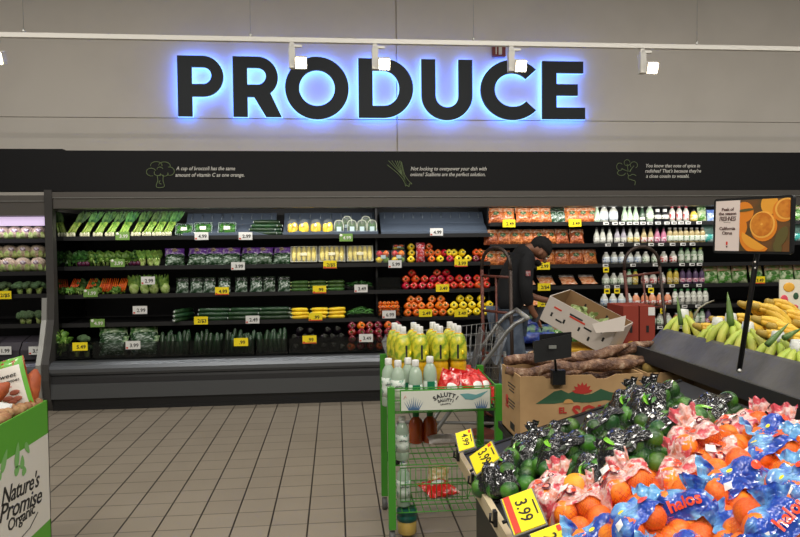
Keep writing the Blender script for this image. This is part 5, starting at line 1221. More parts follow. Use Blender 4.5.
o = text_obj('poster_text', 'FRESHNESS', .017, PT, (xm, -.0016, .0245), (pi/2, 0, 0), ps, shear=.2, sp=.85); o.scale = (.86, 1.3, 1)
MB().tube([(xm-.015, -.0014, .013), (xm+.012, -.0014, .011)], .0006, 4).build('text_underline', PT, ps)
mb = MB(); mb.box((xm, -.0016, -.062), (.006, .001, .012)); mb.build('small_red_mark', REDP, ps); mb = MB(); mb.box((xm, -.0016, -.074), (.005, .001, .006)); mb.build('small_dark_mark', PT, ps)
def E(cx, cz, rx, rz, rot_=0, a0=0, a1=360, n=26, clip=True):
    pts = []
    for i in range(n):
        t = radians(a0+(a1-a0)*i/(n-1 if a1-a0 < 360 else n)); x, z = rx*cos(t), rz*sin(t); X_ = cx+x*cos(rot_)-z*sin(rot_); Z_ = cz+x*sin(rot_)+z*cos(rot_)
        pts.append((min(max(X_, xs), w2/2), min(max(Z_, -h2/2), h2/2)))
    return pts
O1 = mat('poster_orange', (222, 130, 30), .5); O2 = mat('poster_rind', (238, 176, 74), .5); O3 = mat('poster_flesh', (196, 112, 24), .5, c2=(214, 136, 40), ns=40); O4 = mat('poster_yellow', (230, 160, 50), .5); O5 = mat('poster_leaf', (92, 84, 40), .5)
pw = w2/2-xs; X = lambda u: xs+pw*u; Z = lambda v: h2/2-h2*v
pprint('whole_orange_print', E(X(.08), Z(.24), .036, .036), O1, 1); pprint('whole_orange_print', E(X(.0), Z(.53), .028, .034), O1, 2); pprint('whole_orange_print', E(X(.60), Z(.1), .030, .036), O4, 1)
pprint('orange_half_print', E(X(.88), Z(.23), .038, .038), O1, 2); pprint('orange_half_rind', E(X(.93), Z(.2), .038, .036), O2, 3); pprint('orange_half_flesh', E(X(.94), Z(.2), .033, .031), O3, 4)
pprint('cut_orange_print', E(X(.50), Z(.53), .046, .050, -.2), O1, 3); pprint('cut_orange_rind', E(X(.47), Z(.49), .044, .046, -.3), O2, 4); pprint('cut_orange_flesh', E(X(.465), Z(.485), .039, .041, -.3), O3, 5); pprint('cut_orange_core', E(X(.46), Z(.48), .004, .004), O2, 6)
pprint('orange_wedge_print', E(X(.32), Z(.78), .056, .046, -.55, 180, 360), O1, 6); pprint('orange_wedge_flesh', E(X(.31), Z(.775), .048, .030, -.55, 180, 360), O4, 7)
pprint('leaf_print', E(X(.85), Z(.72), .018, .036, -.4), O5, 3); pprint('leaf_print', E(X(.78), Z(.92), .014, .022, .3), O5, 4); pprint('leaf_print', E(X(.12), Z(.2), .03, .005, .1), O5, 3)
Mi = (Matrix.Translation(ctr) @ Mp).inverted()
b0 = at(739, 372, X=1.385); b1 = cam3(755, 254, 2.37)
mb = MB(); mb.tube([Mi @ b1+Vector((0, .012, .03)), Mi @ b1+Vector((0, .012, 0)), Mi @ b0], [.0095, .0095, .0085], 6); mb.build('pole', BLK, ps)
for yy in (262, 268):
    mb = MB(); mb.ell(Mi @ cam3(755, yy, 2.345), .0035, 6, 4); mb.build('bolt', WHITEP, ps)
mb = MB(); mb.ell(Mi @ at(739.5, 371, X=1.37), .008, 8, 6); mb.build('wing_nut', STEEL, ps)
# floral card
fc = empty('floral_card'); c = at(792, 296, Y=2.9); fc.location = c; fc.rotation_euler = (0, 0, radians(-12)); tag(fc, 'white card with fruit prints behind the bananas at the right edge', 'card')
MB().box((.02, 0, 0), (.15, .006, .15)).build('card', CREAM, fc)
MB().ell((-.015, -.004, .04), (.025, .002, .022), 12, 6).build('yellow_fruit_print', mat('print_mango', (226, 170, 60), .6), fc); MB().ell((-.035, -.004, -.02), (.018, .002, .026), 12, 6).build('pink_fruit_print', mat('print_pink', (210, 70, 90), .6), fc)
MB().ell((.01, -.004, -.05), (.016, .002, .012), 10, 6).build('pink_fruit_print', mat('print_pink', (210, 70, 90), .6), fc); MB().ell((.015, -.004, -.0), (.012, .002, .016), 10, 6).build('leaf_print', PGN, fc); MB().ell((.05, -.004, .02), (.014, .002, .016), 10, 6).build('pink_fruit_print', mat('print_pink', (210, 70, 90), .6), fc)
MB().tube([(0, .006, -.07), (0, .006, -.24)], .005, 6).build('card_stake', BLK, fc)

# ================================================================== GREEN RACK
RG = mat('rack_green_paint', (62, 138, 40), .4)
rk = empty('green_rack', (.544, 3.65, 0)); tag(rk, 'green metal wire rack with bottled aloe drinks', 'display rack')
def P(x, y, z): return (x-.544, y-3.65, z)
for (x, y, z, nmx) in ((.268, 3.415, .805, 0), (.82, 3.415, .805, 0), (.262, 3.885, .90, 0), (.825, 3.885, .82, 0)):
    mb = MB(); mb.box(P(x, y, z/2+.04), (.036, .034, z-.08)); mb.build('post', RG, rk)
    mb = MB(); mb.tube([P(x-.014, y, .035), P(x+.014, y, .035)], .034, 12); mb.build('caster', mat('caster_grey', (90, 90, 88), .5), rk)
def wiregrid(name, z, xa, xb, ya, yb, nx, ny, r=.0022, m=RG):
    mb = MB()
    for i in range(nx+1): x = xa+(xb-xa)*i/nx; mb.tube([P(x, ya, z), P(x, yb, z)], r, 4)
    for j in range(ny+1): y = ya+(yb-ya)*j/ny; mb.tube([P(xa, y, z+.003), P(xb, y, z+.003)], r*1.3, 4)
    return mb.build(name, m, rk)
def wirefront(name, y, z0, z1, xa, xb, n, r=.002, m=RG):
    mb = MB()
    for z in (z0, (z0+z1)/2, z1): mb.tube([P(xa, y, z), P(xb, y, z)], r*1.5, 5)
    for i in range(n+1): x = xa+(xb-xa)*i/n; mb.tube([P(x, y, z0), P(x, y, z1)], r, 4)
    return mb.build(name, m, rk)
xa, xb, ya, yb = .285, .805, 3.42, 3.89
TZ1, TZ2, TZ3 = .675, .40, .155
for z, nm in ((TZ1, 'top_wire_shelf'), (TZ2, 'middle_wire_shelf'), (TZ3, 'lower_wire_shelf')): wiregrid(nm, z, xa, xb, ya, yb, 14, 5)
wirefront('top_front_rail', 3.405, .675, .80, xa, xb, 9)
for x in (xa-.012, xb+.012):
    mb = MB()
    for z in (.69, .79): mb.tube([P(x, 3.42, z), P(x, 3.88, z+.01)], .004, 5)
    mb.build('side_rail', RG, rk)
mb = MB(); mb.box(P((xa+xb)/2, 3.885, .79), (.52, .012, .022)); mb.build('back_rail', RG, rk)
wirefront('middle_front_basket', 3.46, .20, .375, xa+.03, xb-.14, 13)
mb = MB()
for t in (0, .5, 1): mb.tube([P(xb-.14, 3.46, .20+.175*t), P(xb-.0, 3.88, .20+.175*t)], .003, 5)
mb.build('basket_side', RG, rk)
MB().box(P(.544, 3.63, .685+.03), (.50, .44, .004)).build('bottle_step', mat('clear_riser', (180, 190, 180), .2, alpha=.3), rk) if False else None
# sign board
sgn = empty('salutti_sign', (0, 0, 0)); 
a = at(401, 391.5, Y=3.385); b = at(490, 408, Y=3.385); sx_, sz_ = b.x-a.x, a.z-b.z; sgn.location = ((a.x+b.x)/2, 3.39, (a.z+b.z)/2); tag(sgn, 'white SALUTTI sign with blue agave drawings on the green rack', 'sign')
MB().box((0, 0, 0), (sx_+.01, .008, sz_+.012)).build('sign_frame', RG, sgn); MB().box((0, -.005, 0), (sx_, .004, sz_)).build('sign_face', mat('sign_pale', (206, 208, 196), .5), sgn)
NV = mat('sign_dark_print', (44, 46, 50), .6); AG = mat('agave_blue_print', (70, 104, 140), .6); AG2 = mat('agave_teal_print', (96, 150, 150), .6)
def arctext(s, size, R_, zc, half, m, parent, y=-.0085, xc=0):
    n = len(s)
    for i, ch in enumerate(s):
        an = half*(1-2*i/(n-1)); x = -R_*sin(an)+xc; z = zc+R_*(cos(an)-1)
        text_obj('sign_letter_print', ch, size, m, (x, y, z), (pi/2, -an, 0), parent, bold=.03)
arctext('SALUTTI', .030, .10, .026, .60, NV, sgn); arctext('SALUTTI', .020, .10, .0, .37, NV, sgn); arctext('SALUTTI', .011, .1, -.02, .25, NV, sgn)
for cx, s, k, mm in ((-sx_*.36, 1, 9, AG), (sx_*.40, .75, 7, AG)):
    mb = MB()
    for i in range(k):
        t = (i-(k-1)/2)/k*2; mb.prism([(cx+t*.025-.004, -sz_/2+.002), (cx+t*.025+.004, -sz_/2+.002), (cx+t*.055*s, -sz_/2+.002+(.07-.03*abs(t))*s)], -.0082, -.0072, 'y')
    mb.build('agave_print', mm, sgn)
mb = MB(); mb.prism([(sx_*.16, sz_*.28), (sx_*.22, .0), (sx_*.3, -.004), (sx_*.40, .012), (sx_*.48, sz_*.42), (sx_*.34, .022), (sx_*.25, .03)], -.0084, -.0074, 'y'); mb.build('leaf_print', AG2, sgn)
MB().tube([(-sx_*.47, -.008, .01), (-sx_*.455, -.008, .028), (-sx_*.44, -.008, .015)], .001, 4).build('scroll_print', ORPR, sgn)
# bottles
YJ = mat('yellow_aloe_drink', (222, 196, 30), .12, coat=.7, c2=(200, 168, 20), ns=6); YLB = mat('yellow_green_label', (124, 152, 34), .25, c2=(214, 204, 56), ns=26, lo=.40, hi=.58, coat=.4)
GB = mat('clear_green_aloe', (176, 196, 176), .1, coat=.7, alpha=.85); GL1 = mat('aloe_green_label', (30, 120, 84), .3); WL1 = mat('aloe_white_label', (206, 214, 204), .3, c2=(120, 160, 140), ns=50, lo=.58, hi=.62)
YT = mat('amber_aloe_drink', (222, 170, 28), .1, coat=.7, c2=(206, 160, 24), ns=5)
def bigb():
    r = empty('large_drink_bottle'); p = [(.036, 0), (.044, .008), (.044, .02)]
    for k in range(5): p += [(.044, .03+.02*k), (.0425, .036+.02*k), (.044, .042+.02*k)]
    p += [(.045, .14), (.040, .150), (.045, .16), (.046, .21), (.044, .245), (.036, .275), (.022, .297), (.014, .305), (.014, .325)]
    MB().lathe(p, 20).build('bottle_body', YT, r)
    l = MB(); l.lathe([(.0462, .155), (.0475, .17), (.0478, .21), (.0455, .247), (.0375, .277), (.026, .296)], 20); l.build('wrap_label', YLB, r)
    MB().box((.004, -.0475, .205), (.010, .003, .075)).build('dark_label_lettering', INK, r)
    MB().ell((.027, -.038, .2), (.008, .006, .012), 8, 6).build('yellow_badge', CARDY, r)
    MB().lathe([(.0165, .308), (.0172, .311), (.0172, .335), (.0155, .338)], 14).build('cap', CAPW, r)
    MB().lathe([(.0172, .300), (.0178, .306), (.0165, .307)], 14).build('cap_ring', CAPW, r)
    return r
cols = [(403, 324), (420, 323), (440, 319.5), (458, 317)]
cn = ['leftmost', 'second', 'third', 'rightmost']
for ci, (px, py) in enumerate(cols):
    x = XX(px, 3.62, 1.05)
    for k in range(3):
        y = 3.62+.097*k
        inst('bigb', bigb, (x-(.014 if ci == 0 else .006)*k, y, .748), (0, 0, random.uniform(-.3, .3)), 1, 'large yellow aloe drink bottle, %s column, %s row on the green rack' % (cn[ci], ['front', 'middle', 'rear'][k]), 'drink bottle', 'large yellow bottles')
mb = MB(); mb.box((.50, 3.72, .711), (.50, .30, .066)); 
st = MB().box((0, 0, 0), (.50, .29, .066)).build('bottle_riser', mat('riser_carton', (150, 160, 120), .6)); st.location = (.542, 3.715, .713); tag(st, 'low riser tray lifting the large yellow bottles in the rack', 'riser')
def smallb(lab, s=1):
    def f():
        r = empty('small_drink_bottle'); p = [(.026, 0), (.032, .006), (.032, .09), (.029, .1), (.032, .11), (.032, .15), (.028, .18), (.015, .205), (.0135, .208), (.0135, .222)]
        MB().lathe(p, 16).build('bottle_body', GB, r); l = MB(); l.lathe([(.0327, .05), (.0327, .088), (.0305, .1), (.0327, .112), (.0327, .145)] if lab == 'w' else [(.0327, .05), (.0327, .12)], 16); l.build('wrap_label', WL1, r)
        if lab == 'g': MB().box((0, -.031, .095), (.034, .008, .05)).build('green_label_patch', GL1, r)
        else: arctext('SALUTTI', .009, .03, .115, .5, NV, r, -.0335)
        MB().lathe([(.0155, .207), (.0165, .21), (.0165, .235), (.015, .238)], 12).build('cap', CAPW, r); return r
    return f
SB = [(398, 3.475, 'w', 'front left'), (415.5, 3.475, 'g', 'front right'), (388.5, 3.545, 'w', 'middle left'), (408, 3.545, 'g', 'middle right'), (430, 3.5, 'g', 'set apart on the right')]
for i, (px, Y, k, ds) in enumerate(SB):
    inst('sm'+k, smallb(k), (XX(px, Y, .85), Y, TZ1+.006+(.012 if i == 4 else 0)), (0, 0, 0), (1.14, 1.14, 1.05), 'small clear-green aloe bottle with white cap, '+ds+' in rack top', 'drink bottle')
pc_ = MB().box((0, 0, 0), (.115, .002, .105)).build('white_backing_card', mat('pale_card', (196, 200, 180), .6)); pc_.location = (XX(402, 3.432, .72), 3.437, .733); tag(pc_, 'pale card hanging behind the left end of the SALUTTI sign', 'card')
# red snack bags
RSN = mat('red_snack_bag', (206, 28, 24), .2, coat=.6, c2=(226, 190, 180), ns=24, lo=.6, hi=.66, bump=.8, bs=40)
def snack():
    r = empty('red_snack_bag'); a = MB(); pillow(a, .13, .15, .06, None, cr=.014, nu=14, nv=12); a.build('bag', RSN, r)
    b = MB(); b.grid(lambda u, v: ((u-.5)*.12*(1+.1*v), .006*noise.noise(Vector((u*9, v*4, 1))), .145+.022*v), 12, 2, smooth=False); b.build('crimped_seal', RSN, r); MB().ell((.0, -.032, .09), (.03, .006, .02), 10, 6).build('white_print', STK, r); return r
for i, (px, Y, z, rx, ry) in enumerate([(445, 3.50, .682, -.25, .35), (457, 3.52, .682, -.2, .25), (469, 3.5, .685, -.5, .1), (482, 3.49, .684, -.5, -.15), (493, 3.54, .682, -.6, -.3), (476, 3.6, .70, -.4, .2)]):
    inst('snack', snack, (XX(px, Y, z+.05), Y, z), (rx, ry, .2*i), 1.1, 'red snack bag in the rack top, '+['leftmost, leaning right', 'second from the left', 'third, slumped', 'fourth behind the sign', 'rightmost by the post', 'lying at the back'][i], 'snack bag')
# lower bottles
x1 = XX(402, 3.5, .5)
inst('smw', None, (XX(402.5, 3.49, .5), 3.50, TZ2+.006), (0, 0, 0), (1.1, 1.1, .95), 'aloe bottle standing on the middle wire shelf, left side', 'drink bottle')
inst('smw', None, (XX(403.5, 3.51, .3), 3.51, TZ3+.006), (0, 0, 0), (1.15, 1.15, .96), 'aloe bottle standing on the lower wire shelf behind the basket wires', 'drink bottle')
def jar():
    r = empty('lidded_jar'); MB().lathe([(.045, 0), (.05, .008), (.05, .06), (.046, .07)], 18).build('glass_body', mat('amber_jar', (190, 160, 80), .15, coat=.6), r)
    MB().lathe([(.05, .07), (.055, .075), (.055, .092), (.05, .098), (.05, .105), (.054, .11), (.054, .124), (.05, .13)], 18).build('green_lid', mat('dark_teal_lid', (16, 72, 62), .3), r); return r
inst('jar', jar, (XX(407, 3.5, .1), 3.5, .02), label='jar with dark green lid at the foot of the green rack', cat='jar')
def amber():
    r = empty('amber_jug'); MB().lathe([(.036, 0), (.042, .006), (.042, .10), (.036, .125), (.018, .145), (.016, .155)], 14).build('jug_body', mat('amber_juice', (168, 66, 14), .15, coat=.5), r); MB().lathe([(.019, .15), (.019, .172)], 12).build('cap', CAPG, r); return r
for i, px in enumerate((416, 430)): inst('amber', amber, (XX(px, 3.8, .5), 3.8, TZ2+.006), label='amber juice jug at the back of the middle wire shelf, '+['left', 'right'][i], cat='juice jug')
o = inst('snack', None, (XX(444, 3.62, .2), 3.56, TZ3+.03), (radians(-80), 0, .4), (1.4, 1, 1), 'red snack bag lying flat on the lower wire shelf', 'snack bag')
def crackbag():
    r = empty('golden_snack_bag'); a = MB(); pillow(a, .12, .12, .05, None, cr=.012); a.build('bag', mat('clear_gold_snack', (180, 150, 80), .2, c2=(200, 184, 150), ns=40, coat=.5, bump=.6), r); return r
inst('gsn', crackbag, (XX(438, 3.7, .25), 3.72, TZ3+.02), (radians(-30), 0, -.3), 1, 'golden snack bag leaning behind the red one on the lower shelf', 'snack bag')
def wbag():
    mb = MB(); pillow(mb, .17, .06, .05, Matrix.Rotation(radians(-60), 4, 'X')); return mb.build('white_packet', mat('white_packet_film', (196, 186, 180), .3, c2=(160, 150, 146), ns=20))
inst('wbag', wbag, (XX(443, 3.75, .42), 3.72, TZ2+.02), (0, 0, .1), 1, 'crumpled white packet on the middle wire shelf', 'packet')

# ================================================================== NATURE'S PROMISE BIN
BGN = mat('bin_green_print', (84, 158, 44), .55); BWH = mat('bin_white_print', (212, 208, 198), .6)
bn = empty('promise_bin', (-1.72, 2.75, 0)); tag(bn, "green and white Nature's Promise cardboard produce bin at left", 'produce bin')
XR, YF, YN, XL, ZT = -1.40, 3.43, 2.0, -2.05, .79
def bb(name, c, d, m): mb = MB(); mb.box((c[0]+1.72, c[1]-2.75, c[2]), d); return mb.build(name, m, bn)
for (z0, z1, m, nm) in ((0, .21, BGN, 'green_base_band'), (.21, .63, BWH, 'white_band'), (.63, ZT, BGN, 'green_top_band')):
    mb = MB(); h = z1-z0; zc = (z0+z1)/2
    mb.box((XR-.004+1.72, (YF+YN)/2-2.75, zc), (.008, YF-YN, h)); mb.box((XL+1.72, (YF+YN)/2-2.75, zc), (.008, YF-YN, h)); mb.box(((XR+XL)/2+1.72, YF-.004-2.75, zc), (XR-XL, .008, h)); mb.box(((XR+XL)/2+1.72, YN-2.75, zc), (XR-XL, .008, h)); mb.build(nm, m, bn)
bb('inner_shelf', ((XR+XL)/2, (YF+YN)/2, .60), (XR-XL-.02, YF-YN-.02, .01), KR)
def side_text(s, pa, pb, size, parent=bn, ital=.25, stretch=1.0):
    a = at(*pa, X=XR+.001); b = at(*pb, X=XR+.001); L_ = sqrt((b.y-a.y)**2+(b.z-a.z)**2); tilt = atan2(b.z-a.z, b.y-a.y)
    o = text_obj('bin_lettering', s, size, INK, (XR+.001+1.72, (a.y+b.y)/2-2.75, (a.z+b.z)/2), (pi/2, 0, pi/2), parent, shear=ital, bold=.008, sp=.92)
    wd = max(v.co.x for v in o.data.vertices)-min(v.co.x for v in o.data.vertices)
    o.rotation_euler = (Matrix.Rotation(pi/2, 3, 'Z') @ Matrix.Rotation(pi/2, 3, 'X') @ Matrix.Rotation(tilt, 3, 'Z')).to_euler(); o.scale = (L_/wd, 1, 1)
side_text("Nature's", (1, 499), (39, 479), .105); side_text('Promise', (-1, 516), (41.5, 495), .105); side_text('Organic', (8, 527), (35, 508), .075, ital=0)
SWM = mat('bin_leaf_print', (120, 176, 100), .6)
for i, (px, py, rx, rz, ang) in enumerate([(4, 461, .05, .02, 1.0), (17, 455, .055, .022, 1.35), (27, 448, .035, .016, -.9), (22, 462, .03, .02, 1.5), (17, 470, .028, .02, .4), (24, 471, .022, .02, -.3), (0, 476, .02, .012, 1.0)]):
    c = at(px, py, X=XR); mb = MB(); mb.add([(XR+.0015+1.72, c.y-2.75+rx*cos(t)*cos(ang)-rz*sin(t)*sin(ang)*(1-.4*cos(t)), c.z+rx*cos(t)*sin(ang)+rz*sin(t)*cos(ang)*(1-.4*cos(t))) for t in [2*pi*k/18 for k in range(18)]], [tuple(range(18))], 0, False); mb.build('leaf_print', SWM, bn)
pts = [at(x, y, X=XR+.002) for x, y in ((22, 537), (30, 528), (38, 512))]; mb = MB(); mb.tube([(p.x+1.72, p.y-2.75, p.z) for p in pts], .002, 4); mb.build('swoosh_print', INK, bn)
# produce in the bin
SPB = mat('sweet_potato_through_film', (176, 88, 36), .3, c2=(150, 70, 30), ns=14, coat=.4, bump=.5, bs=30)
def spbag():
    r = empty('sweet_potato_bag'); a = MB(); pillow(a, .125, .25, .075, None, cr=.01, nu=14, nv=16); a.build('bag', SPB, r)
    g = mat('bag_green_print', (104, 176, 60), .3, coat=.5); 
    def facef(w0, h0, h1, off): return lambda u, v: ((u-.5)*w0, -(.038*(max(0, 1-abs((u-.5)*w0/.0625)**3)**.6)*(max(0, 1-abs(2*(h0+(h1-h0)*v)/.25-1)**3)**.6))-off, h0+(h1-h0)*v)
    b = MB(); b.grid(facef(.118, .005, .245, .003), 12, 14); b.build('green_front_print', g, r)
    c = MB(); c.grid(facef(.094, .03, .215, .005), 12, 14); c.build('white_label_print', mat('bag_white_print', (224, 218, 208), .4), r)
    d = MB()
    for k, (x, z) in enumerate(((-.018, .075), (.012, .095), (.015, .065), (-.005, .055))): d.ell((x, -.0445, z), (.020, .003, .012), 10, 6, M=None)
    d.build('sweet_potato_print', mat('print_sweet_potato', (160, 92, 72), .5), r)
    text_obj('bag_lettering', 'sweet', .03, INK, (-.005, -.0445, .175), (pi/2, 0, 0), r, shear=.3); text_obj('bag_lettering', 'potatoes', .02, INK, (.005, -.0455, .15), (pi/2, 0, 0), r, shear=.3); text_obj('bag_lettering', 'organic', .012, REDP, (-.01, -.0455, .125), (pi/2, 0, 0), r)
    MB().tube([(-.058, 0, .244), (.058, 0, .244)], .007, 6).build('top_seal', g, r); return r
p = at(27.5, 404, Y=3.34); inst('spb', spbag, (p.x-.03, 3.34, .755), (radians(-6), radians(-15), .05), (1.2, 1, 1.02), 'green-edged bag of sweet potatoes with white label standing in the left bin', 'sweet potato bag')
SPP = mat('sweet_potato_skin', (186, 96, 50), .6, c2=(160, 76, 40), ns=20)
def swp():
    mb = MB(); mb.tube([(-.09, 0, 0), (-.06, 0, .004), (0, .004, .008), (.06, 0, .002), (.09, 0, 0)], [.008, .032, .042, .03, .008], 12); return mb.build('sweet_potato', SPP)
for i, (px, py, Y, rz, ry) in enumerate([(-7, 385, 3.36, .3, -1.1), (2, 392, 3.39, 1.3, -1.2), (33, 388, 3.40, 1.2, -1.35), (-6, 398, 3.22, .2, -.8)]):
    p = at(px, py, Y=Y); inst('swp', swp, p, (0, ry, rz), 1, 'loose orange sweet potato in the left bin, '+['upper left', 'beside the green bag foot', 'behind the green bag, upright', 'lowest at the left edge'][i], 'sweet potato')
POT = mat('small_potato_skin', (176, 138, 96), .6, c2=(150, 104, 70), ns=20)
def spud():
    mb = MB(); mb.ell((0, 0, 0), (.03, .025, .024), 12, 8, fn=lambda d: 1+.1*noise.noise(d*3)); return mb.build('small_potato', POT)
for i, (px, py, Y) in enumerate([(2, 414, 3.08), (8, 413, 3.13), (4, 418, 3.06), (21, 408, 3.27), (27, 407, 3.30), (14, 411, 3.18), (18, 411, 3.2), (0, 420, 3.04), (10, 409, 3.2), (31, 406, 3.34), (37, 403, 3.38)]):
    p = at(px, py, Y=Y); inst('spud', spud, p, (i, 0, i*2), 1, 'small brown potato in the left green bin', 'potato', 'small loose potatoes in the left bin')
def netlabel():
    mb = MB(); mb.grid(lambda u, v: ((u-.5)*.11, (v-.5)*.08, .008*noise.noise(Vector((u*4, v*4, 2)))), 8, 6); o = mb.build('potato_bag_label', mat('pale_grey_label', (206, 208, 204), .4), solid=.002); return o
p = at(-4, 410, Y=3.12); inst('nlab', netlabel, p, (radians(48), radians(12), .2), 1, 'white bag label lying over the small potatoes in the left bin', 'bag label')
for i, (X_, Y_) in enumerate([(-1.52, 2.85), (-1.55, 3.0), (-1.6, 3.2), (-1.5, 2.65), (-1.75, 2.9), (-1.8, 3.2), (-1.7, 2.6), (-1.9, 2.9), (-1.6, 2.4)]):
    inst('swp', None, (X_, Y_, .655), (0, 0, i*.9), 1, 'orange sweet potato in the bottom layer of the left bin', 'sweet potato', 'bottom layer sweet potatoes')

# ================================================================== HAND TRUCKS, CART, CARTONS
RUST = mat('rust_brown_paint', (112, 56, 42), .5, c2=(86, 44, 36), ns=20); DTUBE = mat('dark_worn_tube', (66, 54, 48), .4, .4); TYRE = mat('black_tyre', (24, 24, 24), .7)
def truck():
    r = empty('hand_truck'); w_ = .17; h = 1.27
    L_ = MB(); L_.tube([(-w_, 0, .12), (-w_, 0, h)], .014, 8); L_.build('left_rail', RUST, r); R_ = MB(); R_.tube([(w_, 0, .12), (w_, 0, h)], .014, 8); R_.build('right_rail', DTUBE, r)
    pts = [(-w_, 0, h)]+[(-w_*cos(t)*1, 0, h+.17*sin(t)**.8) for t in [pi*k/12 for k in range(1, 12)]]+[(w_, 0, h)]
    a = MB(); a.tube(pts, .014, 8); a.build('loop_handle', DTUBE, r)
    for z in (.3, .62, .95, h-.05): MB().tube([(-w_, 0, z), (w_, 0, z)], .011, 6).build('crossbar', RUST, r)
    MB().tube([(0, 0, .3), (0, 0, h-.05)], .009, 6).build('centre_strut', RUST, r)
    MB().box((0, -.12, .02), (.40, .25, .008)).build('toe_plate', RUST, r); MB().tube([(-.21, .08, .1), (.21, .08, .1)], .01, 6).build('axle', DTUBE, r)
    for s in (-1, 1):
        MB().tube([(s*.22-.02, .08, .10), (s*.22+.02, .08, .10)], [.1, .1], 16).build('wheel', TYRE, r); MB().tube([(s*w_, 0, .15), (s*w_, .08, .1)], .01, 6).build('wheel_bracket', RUST, r)
    return r
x = XX(498, 5.3, 1.3); inst('truck', truck, (x, 5.3, 0), (radians(1), 0, radians(-62)), (1, 1, 1.04), 'rust-brown hand truck with looped handle in front of the worker', 'hand truck')
x = XX(645, 5.35, 1.0); inst('truck', None, (x+.11, 5.35, 0), (radians(-2), radians(-5), radians(5)), (.93, 1, 1.04), 'rust-brown hand truck behind the red cartons at right', 'hand truck')
CG = mat('cart_grey_metal', (128, 128, 126), .35, .6)
ct = empty('shopping_cart'); tag(ct, 'grey wire shopping cart behind the green rack', 'shopping cart')
ct.location = (XX(500, 4.72, .9)-.32, 4.78, 0); ct.rotation_euler = (0, 0, radians(172))
def W(*p): return Vector(p)
# local: +x forward, basket
def wall(nm, a, b, c, d, n, m):
    mb = MB(); a, b, c, d = map(Vector, (a, b, c, d))
    for i in range(n+1): t = i/n; mb.tube([a.lerp(b, t), d.lerp(c, t)], .0022, 4)
    for j in range(m+1): t = j/m; mb.tube([a.lerp(d, t), b.lerp(c, t)], .003 if j in (0, m) else .0022, 4)
    return mb.build(nm, CG, ct)
bt = [(-.33, -.27, .94), (.50, -.20, .86), (.50, .20, .86), (-.33, .27, .94)]; bbt = [(-.28, -.22, .52), (.42, -.15, .58), (.42, .15, .58), (-.28, .22, .52)]
wall('basket_side', bt[0], bt[1], bbt[1], bbt[0], 22, 5); wall('basket_side', bt[3], bt[2], bbt[2], bbt[3], 22, 5); wall('basket_front', bt[1], bt[2], bbt[2], bbt[1], 10, 5); wall('basket_floor', bbt[0], bbt[1], bbt[2], bbt[3], 10, 8); wall('basket_rear_gate', bt[0], bt[3], bbt[3], bbt[0], 10, 5)
for s in (-1, 1):
    MB().tube([(-.48, s*.27, 1.03), (-.40, s*.27, .99), (-.34, s*.27, .93), (-.05, s*.24, .52), (.15, s*.2, .22), (.42, s*.17, .20)], .015, 8).build('frame_tube', CG, ct)
    MB().tube([(-.33, s*.25, .80), (-.40, s*.25, .30), (-.40, s*.25, .18), (.15, s*.2, .2)], .012, 8).build('frame_tube', CG, ct)
    for x_, y_ in ((-.40, .25), (.42, .17)): MB().tube([(x_, s*y_-.014, .06), (x_, s*y_+.014, .06)], .06, 14).build('wheel', TYRE, ct); MB().tube([(x_, s*y_, .06), (x_, s*y_, .2)], .014, 6).build('fork', CG, ct)
MB().tube([(-.48, -.29, 1.03), (-.48, .29, 1.03)], .017, 10).build('handle_bar', mat('cart_handle_grey', (150, 150, 146), .4), ct)
mb = MB(); mb.prism([(-.20, .92), (-.19, .92), (-.13, .66), (-.14, .66)], -.16, .16, 'y'); mb.build('child_seat_back', mat('cart_seat_grey', (98, 98, 100), .5), ct)
mb = MB(); mb.prism([(-.36, .88), (-.34, .90), (-.27, .70), (-.29, .69)], -.15, .15, 'y'); mb.build('seat_flap', mat('cart_flap_blue_grey', (140, 148, 160), .5), ct)
# cartons
YC = mat('yellow_carton', (214, 168, 40), .7, c2=(200, 150, 40), ns=6); YCP = mat('yellow_carton_print', (226, 206, 150), .7)
def ycart():
    r = empty('yellow_carton'); MB().box((0, 0, .13), (.5, .38, .26)).build('carton', YC, r); MB().ell((-.1, -.191, .14), (.07, .003, .08), 16, 8).build('oval_print', YCP, r); MB().ell((.13, -.191, .14), (.05, .003, .06), 16, 8).build('oval_print', YCP, r)
    MB().box((.0, -.192, .22), (.1, .003, .03)).build('hand_hole', INK, r); return r
xc = XX(590, 4.75, .8)
for k in range(3): inst('yc', ycart, (xc-.02, 4.78, .262*k), (0, 0, radians(4*k)), 1, 'yellow printed carton %s of the stack under the open vegetable box' % ['at the bottom', 'in the middle', 'on top'][k], 'carton')
# open carton of greens, tilted
A = at(551, 296, Y=4.72); B = at(616, 331, Y=4.44); Cx = at(586, 293, Y=5.08)
e1 = (B-A).normalized(); e2 = (Cx-A); e2 = (e2-e1*e2.dot(e1)).normalized(); e3 = e1.cross(e2)
Mo = Matrix((e1, e2, e3)).transposed().to_4x4(); Lx = (B-A).length; Ly = .40; Dz = .19
ob = empty('open_carton', A); ob.rotation_euler = Mo.to_euler(); tag(ob, 'open white carton of pale greens tilted on the yellow cartons', 'open carton')
WCB = mat('white_carton_outside', (196, 186, 176), .75); t = .007
def sheet(nm, c, d):
    mb = MB(); mb.box(c, d); return mb.build(nm, WCB, ob)
sheet('front_side', (Lx/2, -t/2, -Dz/2), (Lx, t, Dz)); sheet('left_side', (-t/2, Ly/2, -Dz/2), (t, Ly, Dz)); sheet('rear_side', (Lx/2, Ly+t/2, -Dz/2), (Lx, t, Dz)); sheet('right_side', (Lx+t/2, Ly/2, -Dz/2), (t, Ly, Dz)); sheet('bottom', (Lx/2, Ly/2, -Dz), (Lx, Ly, t))
